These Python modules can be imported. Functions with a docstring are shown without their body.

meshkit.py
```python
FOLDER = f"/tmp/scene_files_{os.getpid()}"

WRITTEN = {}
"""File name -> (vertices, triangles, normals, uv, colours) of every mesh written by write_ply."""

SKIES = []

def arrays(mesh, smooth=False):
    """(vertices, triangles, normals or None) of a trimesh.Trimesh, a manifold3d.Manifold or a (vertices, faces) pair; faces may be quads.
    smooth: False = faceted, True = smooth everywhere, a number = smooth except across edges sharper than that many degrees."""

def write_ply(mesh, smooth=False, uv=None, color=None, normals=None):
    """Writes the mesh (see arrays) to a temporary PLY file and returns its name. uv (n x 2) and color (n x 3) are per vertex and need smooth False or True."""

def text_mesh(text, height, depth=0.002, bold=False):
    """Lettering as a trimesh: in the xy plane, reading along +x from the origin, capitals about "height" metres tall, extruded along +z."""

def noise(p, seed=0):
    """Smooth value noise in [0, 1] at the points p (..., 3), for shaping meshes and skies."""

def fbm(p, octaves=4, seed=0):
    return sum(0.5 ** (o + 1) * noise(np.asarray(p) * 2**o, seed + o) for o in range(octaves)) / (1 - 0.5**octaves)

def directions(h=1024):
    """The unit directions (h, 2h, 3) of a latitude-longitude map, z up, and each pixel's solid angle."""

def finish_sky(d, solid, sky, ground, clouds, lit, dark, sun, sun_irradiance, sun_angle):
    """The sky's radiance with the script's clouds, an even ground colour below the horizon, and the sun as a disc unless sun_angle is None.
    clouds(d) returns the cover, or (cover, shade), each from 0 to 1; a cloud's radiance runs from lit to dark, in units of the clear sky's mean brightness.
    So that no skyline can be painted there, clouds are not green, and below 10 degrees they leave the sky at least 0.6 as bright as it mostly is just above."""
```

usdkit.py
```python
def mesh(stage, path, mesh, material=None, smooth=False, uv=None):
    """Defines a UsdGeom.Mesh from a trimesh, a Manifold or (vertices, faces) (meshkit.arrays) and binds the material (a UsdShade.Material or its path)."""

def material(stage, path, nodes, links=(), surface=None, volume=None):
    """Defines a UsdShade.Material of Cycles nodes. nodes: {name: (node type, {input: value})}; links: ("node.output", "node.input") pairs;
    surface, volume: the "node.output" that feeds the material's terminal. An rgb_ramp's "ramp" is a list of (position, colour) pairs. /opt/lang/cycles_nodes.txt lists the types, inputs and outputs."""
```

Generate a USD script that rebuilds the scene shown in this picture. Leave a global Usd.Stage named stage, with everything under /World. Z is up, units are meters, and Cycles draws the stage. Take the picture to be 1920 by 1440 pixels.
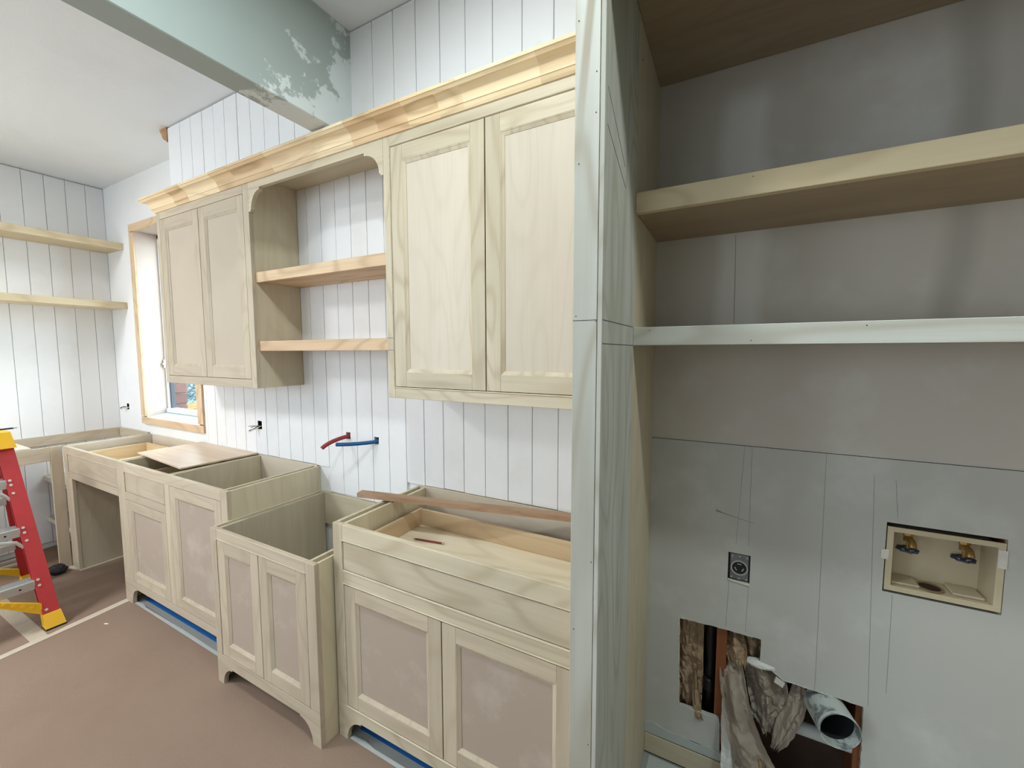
import math, random
import numpy as np, trimesh, usdkit, meshkit
import manifold3d as m3
from shapely.geometry import Polygon, box as sbox
from pxr import Usd, UsdGeom, UsdLux, Gf, Sdf, UsdShade

stage = Usd.Stage.CreateInMemory()
UsdGeom.SetStageUpAxis(stage, UsdGeom.Tokens.z)
UsdGeom.SetStageMetersPerUnit(stage, 1.0)
UsdGeom.Xform.Define(stage, '/World')
rng = random.Random(7)

# ------------------------------------------------------------------ camera, sky, lights, exposure
YAW, PIT, ROLL, FPX = math.radians(-28.0457), 0.0778845, 0.00179075, 772.55
EYE = (0.0, 0.0, 1.529)
cam = UsdGeom.Camera.Define(stage, '/World/camera')
fw = np.array([math.sin(YAW) * math.cos(PIT), math.cos(YAW) * math.cos(PIT), -math.sin(PIT)])
rt = np.array([math.cos(YAW), -math.sin(YAW), 0.0]); dn = np.cross(fw, rt)
c_, s_ = math.cos(ROLL), math.sin(ROLL)
rt, dn = c_ * rt + s_ * dn, -s_ * rt + c_ * dn
cam.AddTransformOp().Set(Gf.Matrix4d(*[float(x) for r in ((*rt, 0), (*(-dn), 0), (*(-fw), 0), (*EYE, 1)) for x in r]))
cam.CreateHorizontalApertureAttr(36.0); cam.CreateVerticalApertureAttr(27.0)
cam.CreateFocalLengthAttr(36.0 * FPX / 1920.0)
cam.CreateClippingRangeAttr(Gf.Vec2f(0.02, 200.0))
cam.CreateExposureAttr(0.22)

dome = UsdLux.DomeLight.Define(stage, '/World/sky')
dome.CreateColorAttr(Gf.Vec3f(0.80, 0.92, 1.0)); dome.CreateIntensityAttr(2.6)


def rect_light(name, pos, to, w, h, color, power):
    l = UsdLux.RectLight.Define(stage, '/World/' + name)
    l.CreateWidthAttr(w); l.CreateHeightAttr(h); l.CreateColorAttr(Gf.Vec3f(*color)); l.CreateIntensityAttr(power)
    z = -np.array(to, float); z /= np.linalg.norm(z)
    x = np.cross([0, 0, 1.0], z)
    x = x / np.linalg.norm(x) if np.linalg.norm(x) > 1e-6 else np.array([1.0, 0, 0])
    y = np.cross(z, x)
    l.AddTransformOp().Set(Gf.Matrix4d(*[float(v) for r in ((*x, 0), (*y, 0), (*z, 0), (*pos, 1)) for v in r]))
    return l


DAY = (0.80, 0.94, 1.06)
POWER = dict(door=4.4, rear=2.2, side=3.6, panel1=42.0, can2=300.0, can3=310.0)
rect_light('daylight_door', (-3.35, -3.17, 1.45), (0, 1, 0), 1.1, 1.9, DAY, POWER['door'])        # glazed door in the rear wall
rect_light('daylight_rear', (-1.35, -3.17, 1.75), (0, 1, 0), 1.5, 1.3, DAY, POWER['rear'])        # window in the rear wall
rect_light('daylight_side', (-4.66, -1.9, 1.65), (1, 0, 0), 1.5, 1.4, DAY, POWER['side'])         # window in the left wall
FILL_PANELS = [(-3.75, -0.8)]      # square fill light added out of frame to soften the left side
for i, (x, y) in enumerate(FILL_PANELS):
    rect_light(f'panel_light_{i+1}', (x, y, 2.862), (0, 0, -1), 0.58, 0.58, (0.97, 0.99, 1.02), POWER[f'panel{i+1}'])
CANS = [(-0.75, 0.36), (0.75, 0.50)]
for i, (x, y) in enumerate(CANS):
    d = UsdLux.DiskLight.Define(stage, f'/World/can_light_{i+1}')
    d.CreateRadiusAttr(0.07); d.CreateColorAttr(Gf.Vec3f(0.90, 1.0, 1.01)); d.CreateIntensityAttr(POWER[f'can{i+2}'])
    d.AddTranslateOp().Set(Gf.Vec3d(x, y, 2.866))

# ------------------------------------------------------------------ materials
def lin(r, g, b):
    f = lambda c: (c / 255 / 12.92) if c <= 10 else ((c / 255 + 0.055) / 1.055) ** 2.4
    return (f(r), f(g), f(b))


MATS = {}


def mat(name, nodes, links, surface='p.BSDF'):
    m = usdkit.material(stage, '/World/Looks/' + name, nodes, links, surface=surface)
    MATS[name] = m
    return m


def plain(name, col, rough=0.6, metallic=0.0, var=0.06, scale=14.0, bump=0.0, spec=0.5, bscale=None):
    c = np.array(col)
    nodes = {'tc': ('texture_coordinate', {}), 'n': ('noise_texture', {'scale': scale, 'detail': 4.0}),
             'r': ('rgb_ramp', {'ramp': [(0.25, tuple(c * (1 - var))), (0.75, tuple(np.minimum(c * (1 + var), 1)))]}),
             'p': ('principled_bsdf', {'roughness': rough, 'metallic': metallic, 'specular_ior_level': spec})}
    links = [('tc.object', 'n.vector'), ('n.fac', 'r.fac'), ('r.color', 'p.base_color')]
    if bump:
        nodes['n2'] = ('noise_texture', {'scale': bscale or scale * 6, 'detail': 3.0})
        nodes['b'] = ('bump', {'strength': bump, 'distance': 0.004})
        links += [('tc.object', 'n2.vector'), ('n2.fac', 'b.height'), ('b.normal', 'p.normal')]
    return mat(name, nodes, links)


def wood(name, axis, col, streak=0.16, tint=None, tintamt=0.5, figure=0.10, rough=0.5, fine=1.0, heart=None):
    """Raw timber: fine fibre streaks along an axis, a slow drift of tone towards a tint, and a faint flat-sawn figure."""
    c = np.array(col); tint = np.array(tint if tint is not None else c * 0.9)
    k = 'xyz'.index(axis)
    s1 = [70 * fine] * 3; s1[k] = 2.2
    s2 = [9.0] * 3; s2[k] = 0.9
    s3 = [5.0] * 3; s3[k] = 1.1
    nodes = {'tc': ('texture_coordinate', {}), 'oi': ('object_info', {}),
             'rm': ('math', {'math_type': 'multiply', 'value2': 37.0}),
             'cx': ('combine_xyz', {}), 'ad': ('vector_math', {'math_type': 'add'}),
             'm1': ('mapping', {'scale': tuple(s1)}), 'm2': ('mapping', {'scale': tuple(s2)}), 'm3': ('mapping', {'scale': tuple(s3)}),
             'n1': ('noise_texture', {'scale': 1.0, 'detail': 3.0, 'roughness': 0.6}),
             'n2': ('noise_texture', {'scale': 1.0, 'detail': 2.0, 'distortion': 0.4}),
             'n3': ('noise_texture', {'scale': 1.0, 'detail': 1.0, 'distortion': 0.3}),
             'w1': ('math', {'math_type': 'multiply', 'value2': 56.0}), 'w2': ('math', {'math_type': 'sine'}),
             'w3': ('map_range', {'from_min': -1.0, 'from_max': 1.0, 'to_min': 0.0, 'to_max': 1.0}),
             'w4': ('math', {'math_type': 'power', 'value2': 4.5}),
             'r1': ('rgb_ramp', {'ramp': [(0.25, tuple(c * (1 - streak))), (0.5, tuple(c)), (0.8, tuple(np.minimum(c * (1 + streak * 0.45), 1)))]}),
             't0': ('map_range', {'from_min': 0.36, 'from_max': 0.72, 'to_min': 0.0, 'to_max': tintamt, 'clamp': True}),
             'mx': ('mix', {'mix_type': 'mix', 'color2': tuple(tint)}),
             'f0': ('math', {'math_type': 'multiply', 'value2': min(1.0, figure * 2.2)}),
             'mf': ('mix', {'mix_type': 'mix', 'color2': tuple(c * np.array([0.66, 0.60, 0.52]))}),
             'tv': ('math', {'math_type': 'multiply_add', 'value2': 0.15, 'value3': 0.92}), 'tc3': ('combine_xyz', {}), 'mv': ('mix', {'mix_type': 'multiply', 'fac': 1.0}),
             'b': ('bump', {'strength': 0.10, 'distance': 0.002}),
             'p': ('principled_bsdf', {'roughness': rough, 'specular_ior_level': 0.4})}
    links = [('oi.random', 'rm.value1'), ('rm.value', 'cx.x'), ('rm.value', 'cx.y'), ('rm.value', 'cx.z'),
             ('tc.object', 'ad.vector1'), ('cx.vector', 'ad.vector2')]
    for i in '123':
        links += [('ad.vector', f'm{i}.vector'), (f'm{i}.vector', f'n{i}.vector')]
    links += [('n1.fac', 'r1.fac'), ('n2.fac', 't0.value'), ('t0.result', 'mx.fac'), ('r1.color', 'mx.color1'),
              ('n3.fac', 'w1.value1'), ('w1.value', 'w2.value1'), ('w2.value', 'w3.value'), ('w3.result', 'w4.value1'), ('w4.value', 'f0.value1'),
              ('f0.value', 'mf.fac'), ('mx.color', 'mf.color1'), ('mf.color', 'mv.color1'), ('oi.random', 'tv.value1'), ('tv.value', 'tc3.x'), ('tv.value', 'tc3.y'), ('tv.value', 'tc3.z'), ('tc3.vector', 'mv.color2'), ('mv.color', 'p.base_color'), ('n1.fac', 'b.height'), ('b.normal', 'p.normal')]
    if heart:                                   # a slanting brown heartwood streak: (x at z0, z0, slope, half-width, upper z0, lower colour)
        x0, z0, sl, hw, hc = heart
        nodes.update({'hs': ('separate_xyz', {}), 'hz': ('math', {'math_type': 'multiply_add', 'value2': -sl, 'value3': sl * z0 - x0}), 'hu': ('math', {'math_type': 'add'}),
                      'hn': ('math', {'math_type': 'multiply_add', 'value2': 0.012, 'value3': -0.006}), 'hv': ('math', {'math_type': 'add'}), 'ha': ('math', {'math_type': 'absolute'}),
                      'hm': ('map_range', {'from_min': hw * 0.55, 'from_max': hw * 1.25, 'to_min': 0.85, 'to_max': 0.0, 'clamp': True}), 'hq': ('map_range', {'from_min': z0 - 0.02, 'from_max': z0 + 0.22, 'to_min': 0.0, 'to_max': 1.0, 'clamp': True}),
                      'hx': ('math', {'math_type': 'multiply'}), 'hc': ('mix', {'mix_type': 'mix', 'color2': hc})})
        links = [l for l in links if l != ('mv.color', 'p.base_color')] + [('tc.object', 'hs.vector'), ('hs.z', 'hz.value1'), ('hz.value', 'hu.value1'), ('hs.x', 'hu.value2'), ('n2.fac', 'hn.value1'), ('hu.value', 'hv.value1'), ('hn.value', 'hv.value2'),
                         ('hv.value', 'ha.value1'), ('ha.value', 'hm.value'), ('hs.z', 'hq.value'), ('hm.result', 'hx.value1'), ('hq.result', 'hx.value2'), ('hx.value', 'hc.fac'), ('mv.color', 'hc.color1'), ('hc.color', 'p.base_color')]
    return mat(name, nodes, links)


for a in 'xyz':
    wood('poplar_' + a, a, lin(212, 199, 174), 0.14, lin(194, 184, 159), 0.8, 0.22)
    wood('poplar_pale_' + a, a, lin(203, 203, 194), 0.09, lin(166, 165, 150), 0.75, 0.24)
    wood('frame_' + a, a, lin(200, 186, 163), 0.13, lin(184, 170, 150), 0.75, 0.13)
    wood('plywood_' + a, a, lin(214, 202, 176), 0.07, lin(200, 188, 160), 0.7, 0.07)
    wood('maple_' + a, a, lin(212, 201, 183), 0.05, lin(202, 189, 171), 0.6, 0.055)
    wood('birch_' + a, a, lin(228, 203, 164), 0.07, lin(218, 178, 134), 0.6, 0.12)
    wood('oak_' + a, a, lin(222, 193, 156), 0.20, lin(203, 166, 130), 0.6, 0.28, fine=1.6)
    wood('trim_pine_' + a, a, lin(222, 194, 160), 0.12, lin(206, 176, 140), 0.6, 0.22)
    wood('walnut_strip_' + a, a, lin(178, 144, 114), 0.22, lin(140, 108, 82), 0.6, 0.2, fine=1.4)
    wood('shelf_pale_' + a, a, lin(224, 207, 172), 0.08, lin(204, 186, 150), 0.6, 0.20)
    wood('stud_' + a, a, lin(140, 84, 48), 0.25, lin(112, 62, 36), 0.6, 0.2)
wood('stile_pale', 'z', lin(203, 203, 194), 0.09, lin(166, 165, 150), 0.75, 0.30, heart=(-0.605, 1.93, 0.085, 0.0095, lin(150, 138, 116)))
wood('ply_brown_x', 'x', lin(176, 158, 132), 0.07, lin(160, 142, 116), 0.7, 0.07)
for a in 'xy': wood('drawer_box_' + a, a, lin(222, 198, 164), 0.07, lin(214, 180, 144), 0.6, 0.14)
wood('drawer_floor', 'x', lin(236, 224, 198), 0.05, lin(226, 212, 184), 0.6, 0.14)
wood('plywood_dark_z', 'z', lin(196, 186, 164), 0.08, lin(182, 172, 150), 0.6, 0.06)
PINES = []
for i, (b, t) in enumerate([((246, 222, 182), (234, 202, 158)), ((240, 212, 168), (226, 190, 146)), ((250, 230, 192), (240, 212, 168)), ((236, 204, 160), (222, 184, 140))]):
    PINES.append(wood(f'pine_{i}', 'x', lin(*b), 0.14, lin(*t), 0.7, 0.34 if i % 2 else 0.2))
wood('pine_y', 'y', lin(196, 152, 108), 0.18, lin(170, 124, 84), 0.7, 0.3)


def blotched(name, base, blot, amount=0.5, scale=5.0, lo=0.5, hi=0.68, rough=0.6, bump=0.05):
    """One tone with soft chalky blotches of another."""
    nodes = {'tc': ('texture_coordinate', {}), 'oi': ('object_info', {}), 'rm': ('math', {'math_type': 'multiply', 'value2': 23.0}), 'cx': ('combine_xyz', {}),
             'ad': ('vector_math', {'math_type': 'add'}),
             'n': ('noise_texture', {'scale': scale, 'detail': 5.0, 'roughness': 0.62}), 'mr': ('map_range', {'from_min': lo, 'from_max': hi, 'to_min': 0.0, 'to_max': amount, 'clamp': True}),
             'n2': ('noise_texture', {'scale': 130.0, 'detail': 2.0}), 'b': ('bump', {'strength': bump, 'distance': 0.003}),
             'mx': ('mix', {'mix_type': 'mix', 'color1': base, 'color2': blot}), 'p': ('principled_bsdf', {'roughness': rough, 'specular_ior_level': 0.35})}
    return mat(name, nodes, [('oi.random', 'rm.value1'), ('rm.value', 'cx.x'), ('rm.value', 'cx.y'), ('rm.value', 'cx.z'), ('tc.object', 'ad.vector1'), ('cx.vector', 'ad.vector2'),
                             ('ad.vector', 'n.vector'), ('tc.object', 'n2.vector'), ('n.fac', 'mr.value'), ('mr.result', 'mx.fac'), ('mx.color', 'p.base_color'), ('n2.fac', 'b.height'), ('b.normal', 'p.normal')])


blotched('panel_pink', lin(177, 161, 146), lin(194, 181, 169), 0.7, 5.0, 0.52, 0.66)
blotched('panel_wall', lin(196, 183, 164), lin(189, 173, 154), 0.5, 3.0, 0.45, 0.7)
blotched('shiplap_white', lin(240, 240, 241), lin(232, 229, 225), 0.7, 3.2, 0.55, 0.75, 0.55, 0.04)
blotched('wall_white', lin(241, 242, 243), lin(234, 235, 235), 0.6, 2.0, 0.5, 0.7, 0.6, 0.04)
blotched('ceiling_white', lin(238, 241, 243), lin(230, 233, 235), 0.5, 3.0, 0.5, 0.7, 0.42, 0.25)
blotched('floor_paper', lin(148, 126, 110), lin(139, 116, 101), 0.7, 1.6, 0.45, 0.68, 0.75, 0.15)
plain('beam_wall', lin(150, 162, 158), 0.6, var=0.03, scale=2.0)
plain('floor_grey', lin(160, 164, 162), 0.5, var=0.08, scale=3.0)
plain('subfloor_brown', lin(140, 112, 88), 0.7, var=0.2, scale=8.0)
plain('tape_cream', lin(208, 196, 178), 0.6, var=0.05)
plain('tape_pale', lin(196, 184, 166), 0.6, var=0.05)
plain('tape_blue', lin(30, 104, 176), 0.6, var=0.08)
plain('tape_white', lin(188, 194, 192), 0.6, var=0.06)
plain('white_jamb', lin(206, 190, 178), 0.6, var=0.10, scale=5.0)
plain('sill_white', lin(190, 206, 212), 0.4, var=0.03)
plain('vinyl_white', lin(226, 230, 234), 0.35, var=0.02)
plain('sash_dark', lin(70, 76, 84), 0.4, var=0.05)
plain('ladder_red', lin(192, 50, 56), 0.38, var=0.05, scale=40.0)
plain('ladder_yellow', lin(240, 186, 30), 0.45, var=0.04)
mat('lid_birch', {'tc': ('texture_coordinate', {}), 'm': ('mapping', {'scale': (1.2, 24.0, 24.0)}), 'n': ('noise_texture', {'scale': 1.0, 'detail': 4.0}), 'r': ('rgb_ramp', {'ramp': [(0.3, lin(206, 182, 156)), (0.7, lin(220, 200, 178))]}), 'p': ('principled_bsdf', {'roughness': 0.42, 'specular_ior_level': 0.6})}, [('tc.object', 'm.vector'), ('m.vector', 'n.vector'), ('n.fac', 'r.fac'), ('r.color', 'p.base_color')])
plain('aluminium', lin(206, 210, 212), 0.32, 0.85, var=0.05, scale=30.0)
plain('rivet_steel', lin(225, 225, 225), 0.25, 0.9)
plain('rubber_black', lin(26, 27, 32), 0.7)
plain('black_box', lin(20, 24, 32), 0.5)
plain('wire_white', lin(220, 220, 216), 0.4)
plain('pex_red', lin(160, 52, 58), 0.45)
plain('pex_blue', lin(24, 92, 146), 0.45)
plain('brass', lin(176, 142, 84), 0.35, 0.7)
plain('box_beige', lin(206, 192, 162), 0.5, var=0.08, scale=9.0)
plain('box_stain', lin(150, 124, 92), 0.6)
plain('knob_blue', lin(54, 68, 90), 0.4)
plain('outlet_grey', lin(120, 124, 128), 0.4, 0.3, var=0.2, scale=60.0)
plain('outlet_ring', lin(196, 198, 198), 0.3, 0.6)
plain('gypsum', lin(222, 218, 208), 0.9, var=0.08, scale=60.0, bump=0.4)
plain('kraft', lin(168, 144, 116), 0.7, var=0.14, scale=7.0, bump=0.25, bscale=30.0)
plain('kraft_grey', lin(160, 148, 134), 0.65, var=0.16, scale=9.0, bump=0.25, bscale=30.0)
plain('insulation', lin(226, 226, 222), 0.95, var=0.08, scale=30.0, bump=0.8, bscale=90.0)
plain('pvc', lin(186, 192, 190), 0.4, var=0.1, scale=9.0)
blotched('duct_paint', lin(196, 203, 199), lin(104, 112, 114), 0.85, 16.0, 0.50, 0.58, 0.45)
plain('duct_inside', lin(58, 60, 62), 0.5, 0.4)
plain('pipe_black', lin(24, 24, 26), 0.4)
plain('sheathing', lin(60, 42, 32), 0.85, var=0.25, scale=8.0)
plain('pencil_lead', lin(78, 82, 84), 0.6)
plain('pencil_paint', lin(140, 64, 44), 0.4)
plain('foil_scrap', lin(238, 236, 232), 0.5)
plain('mortar', lin(116, 112, 108), 0.9, bump=0.3)
plain('brick_0', lin(112, 78, 72), 0.85, var=0.16, scale=22.0, bump=0.4)
plain('brick_1', lin(100, 68, 62), 0.85, var=0.16, scale=22.0, bump=0.4)
plain('leaf_a', lin(84, 118, 116), 0.5, var=0.3, scale=20.0)
plain('leaf_b', lin(44, 72, 86), 0.5, var=0.3, scale=20.0)
plain('fence_pale', lin(112, 132, 140), 0.6, var=0.05)
plain('hose_orange', lin(150, 96, 20), 0.45)
plain('paving', lin(110, 108, 104), 0.8, var=0.08, scale=4.0)
plain('can_white', lin(240, 240, 236), 0.4)
plain('label_grey', lin(150, 150, 146), 0.6)
mat('window_glass', {'t': ('transparent_bsdf', {'color': (0.96, 0.98, 0.98)}), 'g': ('glossy_bsdf', {'roughness': 0.02, 'color': (1, 1, 1)}), 'm': ('mix_closure', {'fac': 0.05})},
    [('t.BSDF', 'm.closure1'), ('g.BSDF', 'm.closure2')], 'm.closure')
mat('can_glow', {'e': ('emission', {'color': (1.0, 0.93, 0.82), 'strength': 8.0})}, [], 'e.emission')

# beam paint: grey-green, with a torn patch of white filler where it meets the boarded wall (world = object coordinates here)
mat('beam_paint', {'tc': ('texture_coordinate', {}), 'sx': ('separate_xyz', {}),
                   'n': ('noise_texture', {'scale': 7.0, 'detail': 9.0, 'roughness': 0.72}), 'n2': ('noise_texture', {'scale': 2.0, 'detail': 2.0}),
                   'yy': ('map_range', {'from_min': 0.80, 'from_max': 1.30, 'to_min': -0.22, 'to_max': 0.22, 'clamp': True}),
                   'zz': ('map_range', {'from_min': 2.46, 'from_max': 2.78, 'to_min': 0.06, 'to_max': -0.22, 'clamp': True}),
                   'a1': ('math', {'math_type': 'add'}), 'a2': ('math', {'math_type': 'add'}), 'st': ('map_range', {'from_min': 0.50, 'from_max': 0.54, 'to_min': 0.0, 'to_max': 1.0, 'clamp': True}),
                   'pr': ('rgb_ramp', {'ramp': [(0.3, lin(168, 180, 178)), (0.7, lin(174, 184, 181))]}),
                   'mx': ('mix', {'mix_type': 'mix', 'color2': lin(222, 230, 232)}), 'p': ('principled_bsdf', {'roughness': 0.5, 'specular_ior_level': 0.4})},
    [('tc.object', 'sx.vector'), ('tc.object', 'n.vector'), ('tc.object', 'n2.vector'), ('sx.y', 'yy.value'), ('sx.z', 'zz.value'), ('yy.result', 'a1.value1'), ('zz.result', 'a1.value2'),
     ('a1.value', 'a2.value1'), ('n.fac', 'a2.value2'), ('a2.value', 'st.value'), ('st.result', 'mx.fac'), ('n2.fac', 'pr.fac'), ('pr.color', 'mx.color1'), ('mx.color', 'p.base_color')])


# niche plasterboard: grey-white board, with a band of dried filler over the joint, a darker band to its right and sanded blotches
def band(nodes, links, n, x0, x1, soft=0.02):
    nodes['ba' + n] = ('map_range', {'from_min': x0 - soft, 'from_max': x0 + soft, 'to_min': 0.0, 'to_max': 1.0, 'clamp': True})
    nodes['bb' + n] = ('map_range', {'from_min': x1 - soft, 'from_max': x1 + soft, 'to_min': 1.0, 'to_max': 0.0, 'clamp': True})
    nodes['bm' + n] = ('math', {'math_type': 'multiply'})
    links += [('xw.value', f'ba{n}.value'), ('xw.value', f'bb{n}.value'), (f'ba{n}.result', f'bm{n}.value1'), (f'bb{n}.result', f'bm{n}.value2')]
    return f'bm{n}.value'


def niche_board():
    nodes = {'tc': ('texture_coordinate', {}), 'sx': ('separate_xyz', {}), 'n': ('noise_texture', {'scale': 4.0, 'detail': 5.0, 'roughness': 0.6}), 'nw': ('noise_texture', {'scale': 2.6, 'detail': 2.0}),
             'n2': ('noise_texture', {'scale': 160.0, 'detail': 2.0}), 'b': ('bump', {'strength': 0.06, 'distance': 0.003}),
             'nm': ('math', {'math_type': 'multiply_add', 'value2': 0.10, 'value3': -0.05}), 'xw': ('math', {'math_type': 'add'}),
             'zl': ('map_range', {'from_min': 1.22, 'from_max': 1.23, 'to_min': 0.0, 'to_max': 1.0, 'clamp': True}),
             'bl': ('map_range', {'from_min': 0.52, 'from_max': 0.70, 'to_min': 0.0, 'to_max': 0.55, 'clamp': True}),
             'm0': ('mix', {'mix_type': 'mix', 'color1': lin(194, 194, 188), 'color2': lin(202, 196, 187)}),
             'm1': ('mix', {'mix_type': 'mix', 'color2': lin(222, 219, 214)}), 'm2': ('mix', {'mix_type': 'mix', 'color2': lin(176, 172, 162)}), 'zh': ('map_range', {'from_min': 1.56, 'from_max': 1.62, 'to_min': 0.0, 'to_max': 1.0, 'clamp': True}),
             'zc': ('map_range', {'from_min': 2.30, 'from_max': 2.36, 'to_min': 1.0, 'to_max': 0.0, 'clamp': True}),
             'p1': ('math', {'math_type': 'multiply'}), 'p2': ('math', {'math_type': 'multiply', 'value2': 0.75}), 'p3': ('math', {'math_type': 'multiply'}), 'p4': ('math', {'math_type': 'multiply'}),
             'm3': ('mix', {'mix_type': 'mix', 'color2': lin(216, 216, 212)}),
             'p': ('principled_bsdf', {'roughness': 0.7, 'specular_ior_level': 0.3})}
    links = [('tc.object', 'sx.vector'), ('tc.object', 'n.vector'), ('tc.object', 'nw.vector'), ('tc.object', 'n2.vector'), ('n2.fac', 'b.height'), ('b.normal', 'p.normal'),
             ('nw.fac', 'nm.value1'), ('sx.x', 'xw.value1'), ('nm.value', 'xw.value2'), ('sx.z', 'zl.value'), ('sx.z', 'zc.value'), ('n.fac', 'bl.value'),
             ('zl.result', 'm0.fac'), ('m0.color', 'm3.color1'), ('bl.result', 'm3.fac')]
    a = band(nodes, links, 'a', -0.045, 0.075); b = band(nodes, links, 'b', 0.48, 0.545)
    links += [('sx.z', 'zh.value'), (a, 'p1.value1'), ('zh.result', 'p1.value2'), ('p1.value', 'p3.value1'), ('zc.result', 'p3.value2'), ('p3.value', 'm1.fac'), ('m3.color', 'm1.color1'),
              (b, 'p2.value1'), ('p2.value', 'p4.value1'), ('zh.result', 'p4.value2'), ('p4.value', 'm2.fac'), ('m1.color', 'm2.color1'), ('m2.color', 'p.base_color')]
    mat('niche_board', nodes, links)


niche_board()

# ------------------------------------------------------------------ mesh helpers
def bx(x0, x1, y0, y1, z0, z1, c=0.0012):
    """A box with chamfered edges."""
    x0, x1 = min(x0, x1), max(x0, x1); y0, y1 = min(y0, y1), max(y0, y1); z0, z1 = min(z0, z1), max(z0, z1)
    c = min(c, (x1 - x0) * 0.3, (y1 - y0) * 0.3, (z1 - z0) * 0.3)
    if c <= 0:
        return trimesh.creation.box(bounds=[[x0, y0, z0], [x1, y1, z1]])
    pts = []
    for X, sx in ((x0, 1), (x1, -1)):
        for Y, sy in ((y0, 1), (y1, -1)):
            for Z, sz in ((z0, 1), (z1, -1)):
                pts += [(X + sx * c, Y + sy * c, Z), (X + sx * c, Y, Z + sz * c), (X, Y + sy * c, Z + sz * c)]
    return trimesh.convex.convex_hull(np.array(pts))


def cat(*ms):
    return trimesh.util.concatenate([m for m in ms if m is not None])


def prism(poly, y0, y1):
    """A polygon in (x, z) extruded along y."""
    p = Polygon(poly) if isinstance(poly, list) else poly
    if p.geom_type != 'Polygon':
        return cat(*[prism(g, y0, y1) for g in p.geoms if g.area > 1e-5])
    m = trimesh.creation.extrude_polygon(p, y1 - y0, engine='earcut')
    v = m.vertices.copy(); m.vertices = np.column_stack([v[:, 0], y1 - v[:, 2], v[:, 1]])
    return m


def prism_axis(poly, a0, a1, axis):
    """A polygon extruded along an axis; the polygon lies in the two other axes (cyclic order)."""
    p = poly if isinstance(poly, Polygon) else Polygon(poly)
    m = trimesh.creation.extrude_polygon(p, a1 - a0, engine='earcut'); v = m.vertices
    if axis == 'x': m.vertices = np.column_stack([v[:, 2] + a0, v[:, 0], v[:, 1]])      # poly in (y, z)
    elif axis == 'z': m.vertices = np.column_stack([v[:, 0], v[:, 1], v[:, 2] + a0])     # poly in (x, y)
    else: return prism(p, a0, a1)
    return m


def sweep_rect(x0, x1, z0, z1, prof):
    """A moulding round a rectangle in the x-z plane; prof: closed list of (inset, y)."""
    rings = [[(x0 + d, y, z0 + d), (x1 - d, y, z0 + d), (x1 - d, y, z1 - d), (x0 + d, y, z1 - d)] for d, y in prof]
    v, f, n = [], [], len(prof)
    for i in range(n):
        for k in range(4):
            a, b = rings[i], rings[(i + 1) % n]; kk = (k + 1) % 4
            j = len(v); v += [a[k], a[kk], b[kk], b[k]]; f += [[j, j + 1, j + 2], [j, j + 2, j + 3]]
    m = trimesh.Trimesh(v, f, process=True); m.fix_normals()
    return m


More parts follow.
